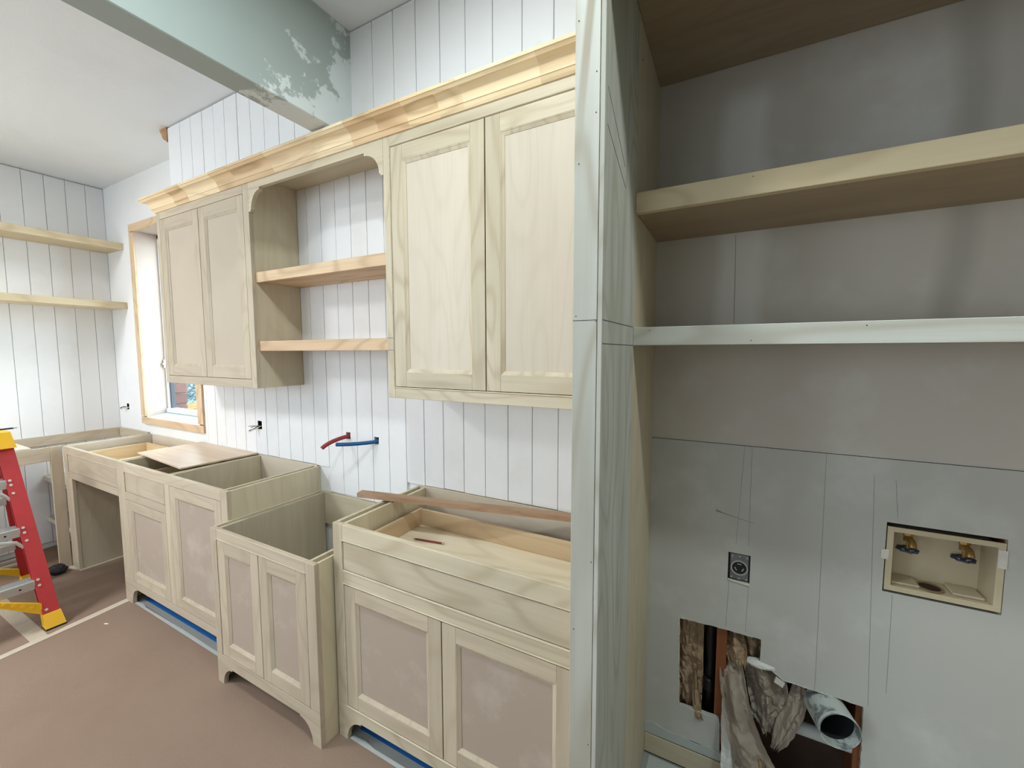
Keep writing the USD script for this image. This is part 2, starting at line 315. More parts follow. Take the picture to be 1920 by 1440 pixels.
def tube(path, r, n=12, caps=True, r2=None):
    """A round tube along points; r2: inner radius for an open pipe."""
    P = np.array(path, float); T = np.gradient(P, axis=0); T /= np.linalg.norm(T, axis=1)[:, None]
    up = np.array([0, 0, 1.0]) if abs(T[0][2]) < 0.9 else np.array([1.0, 0, 0])
    v, f = [], []
    R = r if hasattr(r, '__len__') else [r] * len(P)
    def ring(rr):
        out = []; u = np.cross(T[0], up); u /= np.linalg.norm(u)
        for i in range(len(P)):
            u = u - T[i] * (u @ T[i]); u /= np.linalg.norm(u); w = np.cross(T[i], u)
            a = np.arange(n) * 2 * math.pi / n
            out.append(P[i] + rr[i] * (np.cos(a)[:, None] * u + np.sin(a)[:, None] * w))
        return np.array(out)
    o = ring(R); v = list(o.reshape(-1, 3)); m = len(P)
    for i in range(m - 1):
        for k in range(n):
            a, b = i * n + k, i * n + (k + 1) % n
            f += [[a, b, b + n], [a, b + n, a + n]]
    if r2:
        q = ring([r2] * m); off = len(v); v += list(q.reshape(-1, 3))
        for i in range(m - 1):
            for k in range(n):
                a, b = off + i * n + k, off + i * n + (k + 1) % n
                f += [[a, b + n, b], [a, a + n, b + n]]
        for k in range(n):
            k2 = (k + 1) % n; e = (m - 1) * n
            f += [[k, off + k, off + k2], [k, off + k2, k2], [e + k, off + e + k2, off + e + k], [e + k, e + k2, off + e + k2]]
    elif caps:
        for s, e in ((0, 1), ((m - 1) * n, -1)):
            c = len(v); v.append(P[0] if e == 1 else P[-1])
            for k in range(n):
                a, b = s + k, s + (k + 1) % n
                f.append([c, b, a] if e == 1 else [c, a, b])
    return trimesh.Trimesh(np.array(v), np.array(f), process=False)


def disc(center, axis, r, h, n=20):
    m = trimesh.creation.cylinder(r, h, sections=n)
    z = np.array(axis, float); z /= np.linalg.norm(z)
    m.apply_transform(trimesh.geometry.align_vectors([0, 0, 1], z)); m.apply_translation(center)
    return m


def to_man(m):
    return m3.Manifold(m3.Mesh(np.asarray(m.vertices, np.float32), np.asarray(m.faces, np.uint32)))


def cut(m, *boxes):
    """Takes boxes (x0, x1, y0, y1, z0, z1) out of a mesh."""
    a = to_man(m)
    for b in boxes:
        a = a - m3.Manifold.cube((b[1] - b[0], b[3] - b[2], b[5] - b[4])).translate((b[0], b[2], b[4]))
    return meshed(a)


def meshed(a):
    q = a.to_mesh()
    return trimesh.Trimesh(q.vert_properties[:, :3], q.tri_verts, process=False)


# ------------------------------------------------------------------ scene helpers
used = {}


def numbered(parent, name):
    k = used.get((parent, name), 0); used[(parent, name)] = k + 1
    return name if k == 0 else f'{name}_{k:03d}'


ORIGIN = {}


def keys(p, label=None, cat_=None, group=None, kind=None):
    for k, v in (('label', label), ('category', cat_), ('group', group), ('kind', kind)):
        if v: p.SetCustomDataByKey(k, v)


def obj(name, mesh, m, parent=None, smooth=35, label=None, kind=None):
    pp = parent.GetPath().pathString if parent else '/World'
    path = pp + '/' + numbered(pp, name)
    mm = mesh.copy() if isinstance(mesh, trimesh.Trimesh) else meshed(mesh)
    o = ORIGIN.get(pp)
    if o is not None: mm.vertices = mm.vertices - o; ORIGIN[path] = o
    p = usdkit.mesh(stage, path, mm, MATS[m] if isinstance(m, str) else m, smooth=smooth).GetPrim()
    keys(p, label=label, kind=kind)
    return p


def thing(name, base, label, category, group=None, kind=None):
    path = '/World/' + numbered('/World', name)
    x = UsdGeom.Xform.Define(stage, path); x.AddTranslateOp().Set(Gf.Vec3d(*base)); ORIGIN[path] = np.array(base, float)
    keys(x.GetPrim(), label, category, group, kind)
    return x.GetPrim()


def single(name, mesh, m, label, category, group=None, smooth=35):
    p = obj(name, mesh, m, None, smooth); keys(p, label, category, group)
    return p


def struct(name, mesh, m, label=None):
    return obj(name, mesh, m, None, 35, label, 'structure')


# ================================================================== SETTING
FL, CE = 0.0, 2.89
WL, WB, WR, WF = -4.69, 1.535, 1.7, -3.2          # left wall, back plasterboard, right wall, rear wall
SB, SF = 1.523, 1.324                             # board faces: main wall, upper (furred-out) wall
BEAMX0, BEAMX1, BEAMZ = -1.596, -1.486, 2.454

floor = struct('floor', bx(WL - 0.3, WR + 0.2, WF - 0.2, WB + 0.3, -0.12, -0.0015, 0), 'floor_grey', 'grey floor, mostly hidden under brown paper')
struct('ceiling', bx(WL - 0.3, WR + 0.2, WF - 0.2, WB + 0.3, CE, CE + 0.1, 0), 'ceiling_white', 'white textured plaster ceiling')
struct('wall_right', bx(WR, WR + 0.12, WF, WB + 0.3, FL, CE, 0), 'beam_wall')
rear = bx(WL - 0.3, WR + 0.2, WF - 0.12, WF, FL, CE, 0)
struct('wall_rear', rear, 'wall_white')

# left wall: plasterboard behind vertical white boards
wl = struct('wall_left', bx(WL - 0.14, WL - 0.012, WF, WB + 0.13, FL, CE, 0), 'gypsum', 'left wall of white vertical boards')


def board_profile(w0, w1, gap=0.0032, depth=0.006, th=0.012):
    """Cross-section of a tongued board from w0 to w1; second coordinate 0 = face, th = back."""
    g = gap / 2
    return [(w0 + g, 0.0012), (w0 + g + 0.0012, 0), (w1 - g - 0.0012, 0), (w1 - g, 0.0012), (w1 - g, depth), (w1, depth), (w1, th), (w0, th), (w0, depth), (w0 + g, depth)]


def back_boards(parent, edges, yface, z0, z1, jitter=0.0, holes=()):
    for a, b in zip(edges[:-1], edges[1:]):
        zb = (0.748 if z0 < 1 and -2.0665 < a - 0.01 and b < -1.335 else z0) + rng.uniform(-jitter, jitter)
        y = yface + rng.uniform(-0.0006, 0.0006)
        m = prism_axis([(p[0], y + p[1]) for p in board_profile(a, b)], zb, z1, 'z')
        hs = [h for h in holes if h[1] > a and h[0] < b]
        if hs:
            m.fix_normals(); m = cut(m, *[(h[0], h[1], yface - 0.05, yface + 0.05, h[2], h[3]) for h in hs])
        obj('board', m, 'shiplap_white', parent, 30)


P_ = 0.1149
ye = [1.424 - P_ * k for k in range(24)]
ye = [WB] + ye
for a, b in zip(ye[:-1], ye[1:]):
    x = WL + rng.uniform(-0.0006, 0.0006)
    prof = [(x - p[1], p[0]) for p in board_profile(b, a)]
    m = prism_axis(prof, 0.042 + rng.uniform(-0.002, 0.002), CE - 0.006 + rng.uniform(-0.003, 0.003), 'z'); m.fix_normals()
    obj('board', m, 'shiplap_white', wl, 30)

# back wall: plasterboard with the window, the cut-out and the service boxes taken out
WX0, WX1, WZ0, WZ1 = -4.148, -3.347, 1.008, 2.474
plaster_poly = sbox(WL - 0.14, FL, WR, CE).difference(sbox(WX0 - 0.012, WZ0 - 0.012, WX1 + 0.012, WZ1 + 0.012))
CUT = Polygon([(-0.133, 0.571), (-0.02, 0.5735), (0.118, 0.574), (0.1185, 0.496), (0.15, 0.478), (0.185, 0.456), (0.30, 0.4535), (0.39, 0.450), (0.393, 0.24), (0.398, 0.122),
               (0.009, 0.118), (0.006, 0.242), (-0.06, 0.241), (-0.126, 0.240), (-0.130, 0.41)])
rg = random.Random(4)
_c = np.array(CUT.segmentize(0.016).exterior.coords)[:-1]
CUT = Polygon(_c + np.array([[rg.uniform(-0.0013, 0.0013), rg.uniform(-0.0013, 0.0013)] for _ in _c])).buffer(0)
LBOX, OBOX = (0.414, 0.657, 0.826, 1.035), (0.013, 0.078, 0.757, 0.852)
OUT1, OUT2 = (-2.637, -2.594, 1.045, 1.098), (-4.538, -4.496, 1.047, 1.098)
RH, BH = (-1.830, -1.797, 1.060, 1.098), (-1.621, -1.589, 1.054, 1.092)
left_poly = plaster_poly.intersection(sbox(WL - 0.2, -1, -0.25, 4))
right_poly = plaster_poly.intersection(sbox(-0.25, -1, 5, 4)).difference(CUT)
for b in (OUT1, OUT2, RH, BH): left_poly = left_poly.difference(sbox(b[0], b[2], b[1], b[3]))
for b in (LBOX, OBOX): right_poly = right_poly.difference(sbox(b[0], b[2], b[1], b[3]))
wb = struct('wall_back', prism(left_poly, WB, WB + 0.0127), 'wall_white', 'back wall, plain white left of the window and boarded right of it')
lower = right_poly.intersection(sbox(-0.25, 0.118, 5, 1.2195).union(sbox(0.4005, 0.006, 5, 0.2))); upper = right_poly.intersection(sbox(-0.25, 1.2215, 5, 4))
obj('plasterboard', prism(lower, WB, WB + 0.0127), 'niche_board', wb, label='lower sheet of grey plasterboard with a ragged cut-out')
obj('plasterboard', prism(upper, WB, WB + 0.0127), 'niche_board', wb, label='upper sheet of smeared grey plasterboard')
obj('joint_crack', prism([(-0.003, 1.904), (-0.0016, 1.904), (0.0015, 1.75), (0.0026, 1.597), (0.0008, 1.597), (-0.0008, 1.74)], WB - 0.0004, WB + 0.0005), 'label_grey', wb)
for px0, px1, z0, z1 in ((0.048, 0.034, 1.218, 0.884), (0.069, 0.071, 1.218, 0.884), (0.264, 0.269, 1.218, 0.455), (0.379, 0.400, 1.17, 0.46), (0.427, 0.437, 1.16, 1.05), (0.437, 0.439, 0.82, 0.515), (0.018, 0.014, 0.756, 0.585), (0.076, 0.072, 0.75, 0.585)):
    obj('pencil_line', prism([(px0 - 0.00055, z0), (px0 + 0.00055, z0), (px1 + 0.00055, z1), (px1 - 0.00055, z1)], WB - 0.0005, WB + 0.0005), 'label_grey', wb)
obj('pencil_line', prism([(-0.005, 0.984), (0.085, 0.965), (0.085, 0.9635), (-0.005, 0.981), (-0.030, 0.985), (-0.028, 0.993)], WB - 0.0006, WB + 0.0005), 'label_grey', wb, label='dark gouge on the plasterboard')
pitch = 0.1143
ed = [-1.517 + pitch * k for k in range(-15, 12)]
ed = [-3.268] + [e for e in ed if -3.25 < e < -0.315] + [-0.312]
back_boards(wb, ed, SB, 0.8868, 2.46, 0.0022, (OUT1, RH, BH))
_o = np.array(CUT.buffer(0.0025).segmentize(0.006).exterior.coords)[:-1]
lip = Polygon(_o + np.array([[rg.uniform(-0.0022, 0.0022), rg.uniform(-0.0022, 0.0022)] for _ in _o])).buffer(0).difference(CUT.buffer(0.0003))
lip = lip.intersection(sbox(-0.2, 0.20, -0.118, 0.6).union(sbox(-0.2, 0.2, 0.02, 0.262)).union(sbox(0.10, 0.44, 0.32, 0.50)))
obj('torn_edge', cat(*[prism(g, WB - 0.0012, WB - 0.0001) for g in getattr(lip, 'geoms', [lip]) if g.area > 1e-6]), 'gypsum', wb, kind='stuff')
# cavity behind, outer sheathing, studs seen through the cut-out
outer = sbox(WL - 0.14, FL, WR, CE).difference(sbox(WX0 - 0.012, WZ0 - 0.012, WX1 + 0.012, WZ1 + 0.012))
obj('sheathing', prism(outer, 1.640, 1.662), 'sheathing', wb)
for x0, x1, mname in ((-0.013, 0.020, 'stud_z'), (0.375, 0.413, 'stud_z'), (-0.19, -0.135, 'stud_z'), (0.655, 0.69, 'stud_z')):
    obj('stud', bx(x0, x1, WB + 0.014, 1.638, 0.02, 2.86), mname, wb)
obj('sole_plate', bx(-0.25, 1.0, WB + 0.014, 1.638, 0.0, 0.038), 'stud_x', wb)

# lower edge of the niche wall: a ragged strip of board, then a brown plinth strip
bb = struct('baseboard_back', bx(-0.2445, 0.028, WB - 0.004, WB + 0.012, 0.006, 0.080), 'plywood_x', 'raw brown strip at the foot of the niche wall')
strip = [(-0.2445, 0.084)] + [(-0.2445 + 0.027 * k, 0.118 + 0.006 * math.sin(k * 1.7) + (0.008 if k < 4 else 0)) for k in range(0, 11)] + [(0.03, 0.100), (0.008, 0.086)]
obj('torn_strip', prism(Polygon(strip).buffer(0), WB - 0.003, WB + 0.006), 'tape_white', bb, label='torn white strip of old skirting paint')

# upper boarded wall standing proud above the crown moulding
wu = struct('wall_upper', bx(-3.068, -0.31, SF + 0.0125, WB, 2.448, CE, 0), 'gypsum', 'white boarded upper wall above the crown moulding')
ed = sorted([-1.012 + 0.1158 * k for k in range(-3, 8) if -1.48 < -1.012 + 0.1158 * k < -0.32])
back_boards(wu, [BEAMX1 - 0.005] + [e for e in ed if e > -1.47] + [-0.312], SF, 2.448, CE - 0.004, 0.003)
ed = [-3.0695, -2.929, -2.807, -2.684, -2.568, -2.461, -2.342, -2.2275, -2.113, -1.996, -1.878, -1.762, -1.646, BEAMX0 + 0.006]
back_boards(wu, ed, SF, 2.448, CE - 0.008, 0.006)
obj('side_board', bx(-3.0715, -3.068, SF, WB, 2.448, CE - 0.01, 0.0005), 'shiplap_white', wu)

beam = struct('trim_1', bx(BEAMX0, BEAMX1, WF, SF + 0.012, BEAMZ, CE, 0.003), 'beam_paint', 'grey-green painted beam crossing the ceiling with a patch of white filler')

# window in the back wall
wn = struct('window_1', cat(bx(WX0 - 0.012, WX0, 1.524, 1.700, WZ0, WZ1), bx(WX1, WX1 + 0.012, 1.524, 1.700, WZ0, WZ1), bx(WX0 - 0.012, WX1 + 0.012, 1.524, 1.700, WZ1, WZ1 + 0.012)), 'white_jamb', 'window with raw wood casing half hidden behind the wall cabinet')
CX0, CX1, CZ0, CZ1, CT = -4.217, -3.272, 0.957, 2.527, 0.062
for name, m, mt in (('casing', bx(CX0, CX0 + CT + 0.006, 1.512, WB, CZ0 + CT, CZ1 - CT), 'trim_pine_z'), ('casing', bx(CX1 - CT - 0.012, CX1, 1.512, WB, CZ0 + CT, CZ1 - CT), 'trim_pine_z'),
                    ('casing', bx(CX0, CX1, 1.512, WB, CZ0, CZ0 + CT - 0.008), 'trim_pine_x'), ('casing', bx(CX0, CX1, 1.512, WB, CZ1 - CT + 0.006, CZ1), 'trim_pine_x')):
    obj(name, m, mt, wn)
obj('sill', prism_axis([(1.524, WZ0 - 0.03), (1.70, WZ0 - 0.03), (1.70, WZ0 + 0.030), (1.524, WZ0)], WX0, WX1, 'x'), 'sill_white', wn, label='pale sloping sill')
SX0, SX1 = WX0, WX1
obj('sash_frame', cat(bx(SX0, SX0 + 0.020, 1.665, 1.715, WZ0 + 0.03, WZ1), bx(SX1 - 0.02, SX1, 1.665, 1.715, WZ0 + 0.03, WZ1), bx(SX0, SX1, 1.655, 1.715, WZ0 + 0.024, WZ0 + 0.058), bx(SX0, SX1, 1.665, 1.715, WZ1 - 0.03, WZ1)), 'vinyl_white', wn)
obj('sash', cat(bx(SX0 + 0.0205, SX0 + 0.036, 1.680, 1.710, WZ0 + 0.0585, WZ1 - 0.03), bx(SX1 - 0.036, SX1 - 0.0205, 1.680, 1.710, WZ0 + 0.0585, WZ1 - 0.03), bx(SX0 + 0.037, SX1 - 0.037, 1.680, 1.710, WZ1 - 0.05, WZ1 - 0.03)), 'sash_dark', wn, label='dark inner sash')
obj('pane', bx(SX0 + 0.033, SX1 - 0.033, 1.694, 1.698, WZ0 + 0.054, WZ1 - 0.04, 0), 'window_glass', wn)
obj('latch', cat(bx(SX0 + 0.002, SX0 + 0.018, 1.650, 1.665, 1.40, 1.47, 0.002), bx(SX0 + 0.004, SX0 + 0.026, 1.640, 1.652, 1.428, 1.442, 0.002)), 'aluminium', wn)
# windows of the unseen rear and left walls, where the daylight comes in
for n, (x0, x1, y0, y1, z0, z1) in enumerate([(-3.93, -2.77, WF + 0.001, WF + 0.03, 0.47, 2.43), (-2.13, -0.57, WF + 0.001, WF + 0.03, 1.07, 2.43), (WL + 0.001, WL + 0.028, -2.68, -1.12, 0.92, 2.38)]):
    fr = 0.04
    if n < 2:
        m = sweep_rect(x0 - fr, x1 + fr, z0 - fr, z1 + fr, [(0, y1), (0, y0), (fr, y0), (fr, y1)])
    else:
        m = sweep_rect(y0 - fr, y1 + fr, z0 - fr, z1 + fr, [(0, x1), (0, x0), (fr, x0), (fr, x1)])
        m.vertices = m.vertices[:, [1, 0, 2]]; m.fix_normals()
    struct(f'window_{n+2}', m, 'vinyl_white')

# outside the window: brick reveal, garden
bw = struct('wall_outside', cat(bx(-5.6, -4.205, 1.732, 1.822, 0.0, 2.9, 0), bx(-3.29, -2.6, 1.732, 1.822, 0.0, 2.9, 0), bx(-4.205, -3.29, 1.732, 1.822, 0.0, 0.955, 0)), 'mortar', 'brick outer wall seen through the window')
for k in range(16):
    z = 0.99 + k * 0.096
    off = rng.uniform(-0.004, 0.004)
    obj('brick', bx(-4.42, -4.190 + off, 1.726, 1.828, z, z + 0.083, 0.004), 'brick_%d' % (k % 2), bw)
obj('brick_sill', bx(-4.205, -3.29, 1.716, 1.86, 0.955, 1.0, 0.004), 'mortar', bw)
struct('ground_outside', bx(-32, 6, 1.83, 22, -0.35, -0.30, 0), 'paving')
fence = thing('garden_fence', (-15.0, 6.6, -0.3), 'pale blue board fence standing in the garden outside the window', 'fence')
for k in range(22):
    obj('board', bx(-18.6 + k * 0.3, -18.6 + k * 0.3 + 0.28, 6.6, 6.63, -0.3, 1.72 + 0.02 * (k % 3), 0.004), 'fence_pale', fence)
bush = thing('garden_bush', (-10.2, 4.4, -0.3), 'blue-green leafy bush in the garden outside the window', 'bush')
lv = []
r2 = np.random.default_rng(5)
for k in range(900):
    c = np.array([-10.2, 4.4, 0.62]) + r2.normal(0, 1, 3) * np.array([0.75, 0.3, 0.42])
    u = r2.normal(0, 1, 3); u /= np.linalg.norm(u); w = np.cross(u, r2.normal(0, 1, 3)); w /= np.linalg.norm(w); l = r2.uniform(0.05, 0.1)
    n_ = np.cross(u, w) * 0.012
    lv.append(trimesh.Trimesh([c - u * l, c + w * l * 0.4 + n_, c + u * l, c - w * l * 0.4 + n_], [[0, 1, 2], [0, 2, 3]], process=False))
obj('foliage', cat(*lv[::2]), 'leaf_a', bush, False, kind='stuff'); obj('foliage', cat(*lv[1::2]), 'leaf_b', bush, False, kind='stuff')
obj('stem', cat(*[tube([(-10.2 + dx, 4.4, -0.3), (-10.2 + dx * 2, 4.4, 0.2), (-10.2 + dx * 4, 4.4 + dx, 0.8)], 0.014, 8) for dx in (-0.1, 0.02, 0.12)]), 'stud_z', bush)
coil = [(-6.02 + (0.20 - 0.012 * t) * math.cos(t * 1.9), 2.66 + (0.20 - 0.012 * t) * math.sin(t * 1.9), 0.823 + 0.0045 * t) for t in np.linspace(0, 12, 120)]
tbl = thing('garden_table', (-6.02, 2.66, -0.3), 'pale garden table outside the window with an orange hose on it', 'table')
obj('table_top', bx(-6.62, -5.42, 2.29, 3.09, 0.770, 0.805, 0.004), 'tape_white', tbl)
for x in (-6.57, -5.47):
    for y in (2.34, 3.04):
        obj('leg', bx(x - 0.025, x + 0.025, y - 0.025, y + 0.025, -0.3, 0.770), 'tape_white', tbl)
single('garden_hose', tube(coil, 0.016, 8), 'hose_orange', 'coiled orange garden hose lying on the table outside the window', 'hose')

# ceiling lamps (recessed cans), out of frame overhead
for i, (x, y) in enumerate(CANS):
    t = thing('ceiling_light', (x, y, CE), ['round white recessed ceiling light over the middle of the kitchen', 'round white recessed ceiling light over the niche'][i], 'ceiling light')
    obj('trim_ring', tube([(x, y, CE - 0.001), (x, y, CE - 0.014)], 0.085, 28, r2=0.066), 'can_white', t)
    obj('lens', disc((x, y, CE - 0.006), (0, 0, 1), 0.064, 0.008, 28), 'can_glow', t)

for i, (x, y) in enumerate(FILL_PANELS):  # housing for the added fill light, unseen overhead
    t = thing('ceiling_panel', (x, y, CE), 'added square fill light on the unseen ceiling towards the left wall', 'ceiling light')
    obj('frame', cat(bx(x - 0.32, x - 0.295, y - 0.32, y + 0.32, CE - 0.03, CE - 0.0005), bx(x + 0.295, x + 0.32, y - 0.32, y + 0.32, CE - 0.03, CE - 0.0005), bx(x - 0.295, x + 0.295, y - 0.32, y - 0.295, CE - 0.03, CE - 0.0005), bx(x - 0.295, x + 0.295, y + 0.295, y + 0.32, CE - 0.03, CE - 0.0005)), 'can_white', t)
    obj('diffuser', bx(x - 0.294, x + 0.294, y - 0.294, y + 0.294, CE - 0.022, CE - 0.008, 0), 'can_glow', t)

# ================================================================== FLOOR COVER
papers = [([(-3.236, -3.1), (2.3, -3.1), (2.3, 1.03), (0.9, 1.04), (-0.33, 1.043), (-1.29, 1.043), (-3.17, 1.062), (-3.252, 1.045), (-3.19, 0.5), (-3.16, 0.2)], 'large sheet of brown floor paper in front of the cabinets', 0.0),
          ([(-4.12, -3.1), (-3.20, -3.1), (-3.18, 0.2), (-3.205, 0.5), (-3.262, 1.04), (-3.27, 1.50), (-4.0, 1.50), (-4.02, 1.03), (-4.12, 1.0)], 'brown floor paper under the ladder and the desk opening', 0.0008)]
for poly, lab, dz in papers:
    single('floor_paper', prism_axis(poly, -0.0014 + dz, 0.0 + dz, 'z'), 'floor_paper', lab, 'floor paper')
single('niche_floor_paper', prism_axis([(-0.23, 1.36), (0.05, 1.30), (0.9, 1.30), (0.9, 1.52), (-0.225, 1.527)], -0.0008, 0.0, 'z'), 'tape_white', 'pale sheet on the floor at the foot of the niche wall', 'floor paper')
obj_pts = lambda pts, w: Polygon([(pts[0][0] - w[0], pts[0][1]), (pts[1][0] - w[0], pts[1][1]), (pts[1][0] + w[0], pts[1][1]), (pts[0][0] + w[0], pts[0][1])])
rag = [(-3.278 + 0.0, 1.05), (-3.232, 1.055), (-3.205, 0.86), (-3.187, 0.66), (-3.172, 0.52), (-3.14, 0.2), (-3.14, -1.5), (-3.185, -1.5), (-3.182, 0.2), (-3.212, 0.5), (-3.226, 0.62), (-3.238, 0.66), (-3.226, 0.70), (-3.243, 0.78)]
single('floor_tape', prism_axis(rag, 0.0009, 0.0018, 'z'), 'tape_cream', 'long cream tape joining two floor papers beside the ladder foot', 'tape')
single('floor_tape', prism_axis([(-3.225, 0.625), (-3.232, 0.69), (-4.14, 0.685), (-4.14, 0.615)], 0.0009, 0.0016, 'z'), 'tape_pale', 'wide pale tape running under the ladder steps', 'tape')
single('floor_tape', prism_axis([(-4.175, -1.0), (-4.125, -1.0), (-4.125, 0.98), (-4.06, 1.02), (-4.03, 1.05), (-4.06, 1.07), (-4.175, 1.02)], -0.0010, -0.0002, 'z'), 'tape_pale', 'pale tape along the foot of the left counter post', 'tape')
single('floor_tape', prism_axis([(-4.012, 1.03), (-3.985, 1.03), (-3.985, 1.52), (-4.012, 1.52)], 0.0009, 0.0014, 'z'), 'tape_pale', 'pale tape at the foot of the desk opening side', 'tape')
for x0, x1, lab in ((-3.175, -2.07, 'under the base cabinet left of the sink'), (-1.285, -0.32, 'under the right-hand base cabinet')):
    single('blue_tape', bx(x0, x1, 1.088, 1.118, -0.0013, -0.0004, 0), 'tape_blue', 'blue painter\'s tape on the floor ' + lab, 'tape')
    e = [(x0, 1.040), (x1, 1.036), (x1, 1.050), (x0 + 0.5 * (x1 - x0), 1.056), (x0 + 0.12, 1.052), (x0 + 0.06, 1.062), (x0, 1.056)]
    single('paper_edge_tape', prism_axis(e, 0.0001, 0.0008, 'z'), 'tape_white', 'whitish tape edging the floor paper ' + lab, 'tape')
for (x, y), lab in (((-3.08, 0.87), 'tiny white paper scrap on the brown floor left of the base cabinets'), ((-1.70, 0.63), 'tiny white paper scrap on the brown floor in front of the sink cabinet')):
    single('paper_scrap', prism_axis([(x, y), (x + 0.018, y + 0.004), (x + 0.026, y + 0.014), (x + 0.005, y + 0.008)], 0.0004, 0.003, 'z'), 'foil_scrap', lab, 'scrap')
single('subfloor_strip', bx(WL + 0.002, -4.18, -1.0, 1.52, -0.0012, -0.0002, 0), 'subfloor_brown', 'bare brown strip of floor under the open left counter', 'floor strip')
for (x, y0, y1, lab) in ((-4.60, 0.2, 0.97, 'nearest the wall'), (-4.50, 0.5, 0.93, 'away from the wall')):
    single('batten', bx(x - 0.016, x + 0.016, y0, y1, 0.0, 0.018), 'maple_y', 'pale wooden batten on the floor under the left counter, ' + lab, 'batten')

# ================================================================== CABINET MAKING
FT = 0.020    # face-frame thickness


def door(parent, x0, x1, z0, z1, y, st=0.055, wood_='frame', panel='panel_pink', bot=None, gap=0.0022):
    """An inset frame-and-panel door whose face lies at y; its frame pieces and moulding are children."""
    x0 += gap; x1 -= gap; z0 += gap; z1 -= gap; th = 0.019; b = bot or st
    d = obj('door', bx(x0 + st - 0.006, x1 - st + 0.006, y + 0.0095, y + 0.0155, z0 + b - 0.006, z1 - st + 0.006, 0), panel, parent)
    obj('stile', bx(x0, x0 + st, y, y + th, z0, z1, 0.0008), wood_ + '_z', d); obj('stile', bx(x1 - st, x1, y, y + th, z0, z1, 0.0008), wood_ + '_z', d)
    obj('rail', bx(x0 + st + 0.0002, x1 - st - 0.0002, y, y + th, z0, z0 + b, 0.0006), wood_ + '_x', d); obj('rail', bx(x0 + st + 0.0002, x1 - st - 0.0002, y, y + th, z1 - st, z1, 0.0006), wood_ + '_x', d)
    a = st
    pr = [(0.0, y + 0.0005), (0.0025, y + 0.0012), (0.0045, y + 0.0030), (0.006, y + 0.0034), (0.0125, y + 0.0072), (0.0145, y + 0.0078), (0.0145, y + 0.0098), (0.0, y + 0.0098)]
    if bot is None or abs(bot - st) < 1e-6:
        obj('moulding', sweep_rect(x0 + a, x1 - a, z0 + b, z1 - a, pr), wood_ + '_z', d, 20)
    else:
        obj('moulding', sweep_rect(x0 + a, x1 - a, z0 + b, z1 - a, pr), wood_ + '_z', d, 20)
    return d


def bead(parent, x0, x1, z0, z1, y, w=0.006, m='poplar_x'):
    obj('beading', sweep_rect(x0 - w, x1 + w, z0 - w, z1 + w, [(0, y + 0.004), (0.0004, y - 0.0006), (0.0022, y - 0.0024), (0.0042, y - 0.0016), (w - 0.0006, y + 0.0006), (w - 0.0006, y + 0.004)]), m, parent, 25)


def drawer_front(parent, x0, x1, z0, z1, y, m='frame_x', gap=0.0022):
    return obj('drawer', bx(x0 + gap, x1 - gap, y + 0.0006, y + 0.0196, z0 + gap, z1 - gap, 0.0016), m, parent)


def drawer_box(parent, x0, x1, y0, y1, z0, z1, m='birch', floor_m='maple_x'):
    obj('box_side', bx(x0, x0 + 0.013, y0, y1, z0, z1), m + '_y', parent); obj('box_side', bx(x1 - 0.013, x1, y0, y1, z0, z1), m + '_y', parent)
    obj('box_back', bx(x0 + 0.0132, x1 - 0.0132, y1 - 0.013, y1, z0, z1), m + '_x', parent); obj('box_front', bx(x0 + 0.0132, x1 - 0.0132, y0, y0 + 0.013, z0, z1), m + '_x', parent)
    obj('box_bottom', bx(x0 + 0.0132, x1 - 0.0132, y0 + 0.0132, y1 - 0.0132, z0 + 0.012, z0 + 0.018), floor_m, parent)


def apron(x0, x1, fl, fr, ax0, ax1, ztop, zarch, y, left=True, right=True):
    """Bottom rail of a face frame with bracket feet: quarter-round cut with a small nib at its top."""
    pts = [(x0, 0.0)]
    nib = 0.007
    def arc(xa, xb, n=10):
        return [(xb + (xa - xb) * math.cos(t), (zarch - nib) * math.sin(t)) for t in np.linspace(0, math.pi / 2, n)]
    pts += arc(fl, ax0) + [(ax0, zarch)] + [(ax1, zarch)] + arc(fr, ax1)[::-1] + [(x1, 0.0), (x1, ztop), (x0, ztop)]
    return prism(Polygon(pts).buffer(0), y, y + FT)


def rails_frame(parent, y, stiles, rails, wood_='frame'):
    for x0, x1, z0, z1 in stiles: obj('stile', bx(x0, x1, y, y + FT, z0, z1, 0.0012), wood_ + '_z', parent)
    for x0, x1, z0, z1 in rails: obj('rail', bx(x0, x1, y, y + FT, z0, z1, 0.0012), wood_ + '_x', parent)


BY, BT = 1.034, 0.876       # base-cabinet face plane and top height
YB = WB - 0.001

# --- right-hand base cabinet (wide drawer over two doors)
x0, x1 = -1.337, -0.3115
cb = thing('base_cabinet', ((x0 + x1) / 2, 1.28, 0), 'raw wood base cabinet with one wide drawer over two doors, beside the tall panel', 'cabinet')
O0, O1, ZD0, ZD1 = -1.284, -0.352, 0.699, 0.811
rails_frame(cb, BY, [(x0, O0, 0.1455, BT), (O1, x1, 0.1455, BT)], [(O0, O1, ZD1, BT), (O0, O1, 0.641, ZD0)], 'poplar')
obj('apron', apron(x0, x1, -1.292, -0.355, -1.216, -0.43, 0.1455, 0.095, BY), 'poplar_x', cb, 25, label='bottom rail cut into bracket feet')
drw = drawer_front(cb, O0, O1, ZD0, ZD1, BY, 'poplar_x')
bead(cb, O0, O1, ZD0, ZD1, BY); bead(cb, O0, O1, 0.1455, 0.641, BY)
drawer_box(drw, -1.268, -0.37, BY + 0.021, 1.462, 0.706, 0.800, 'drawer_box', 'drawer_floor')
g_ = -0.818
door(cb, O0, g_, 0.1455, 0.641, BY); door(cb, g_, O1, 0.1455, 0.641, BY)
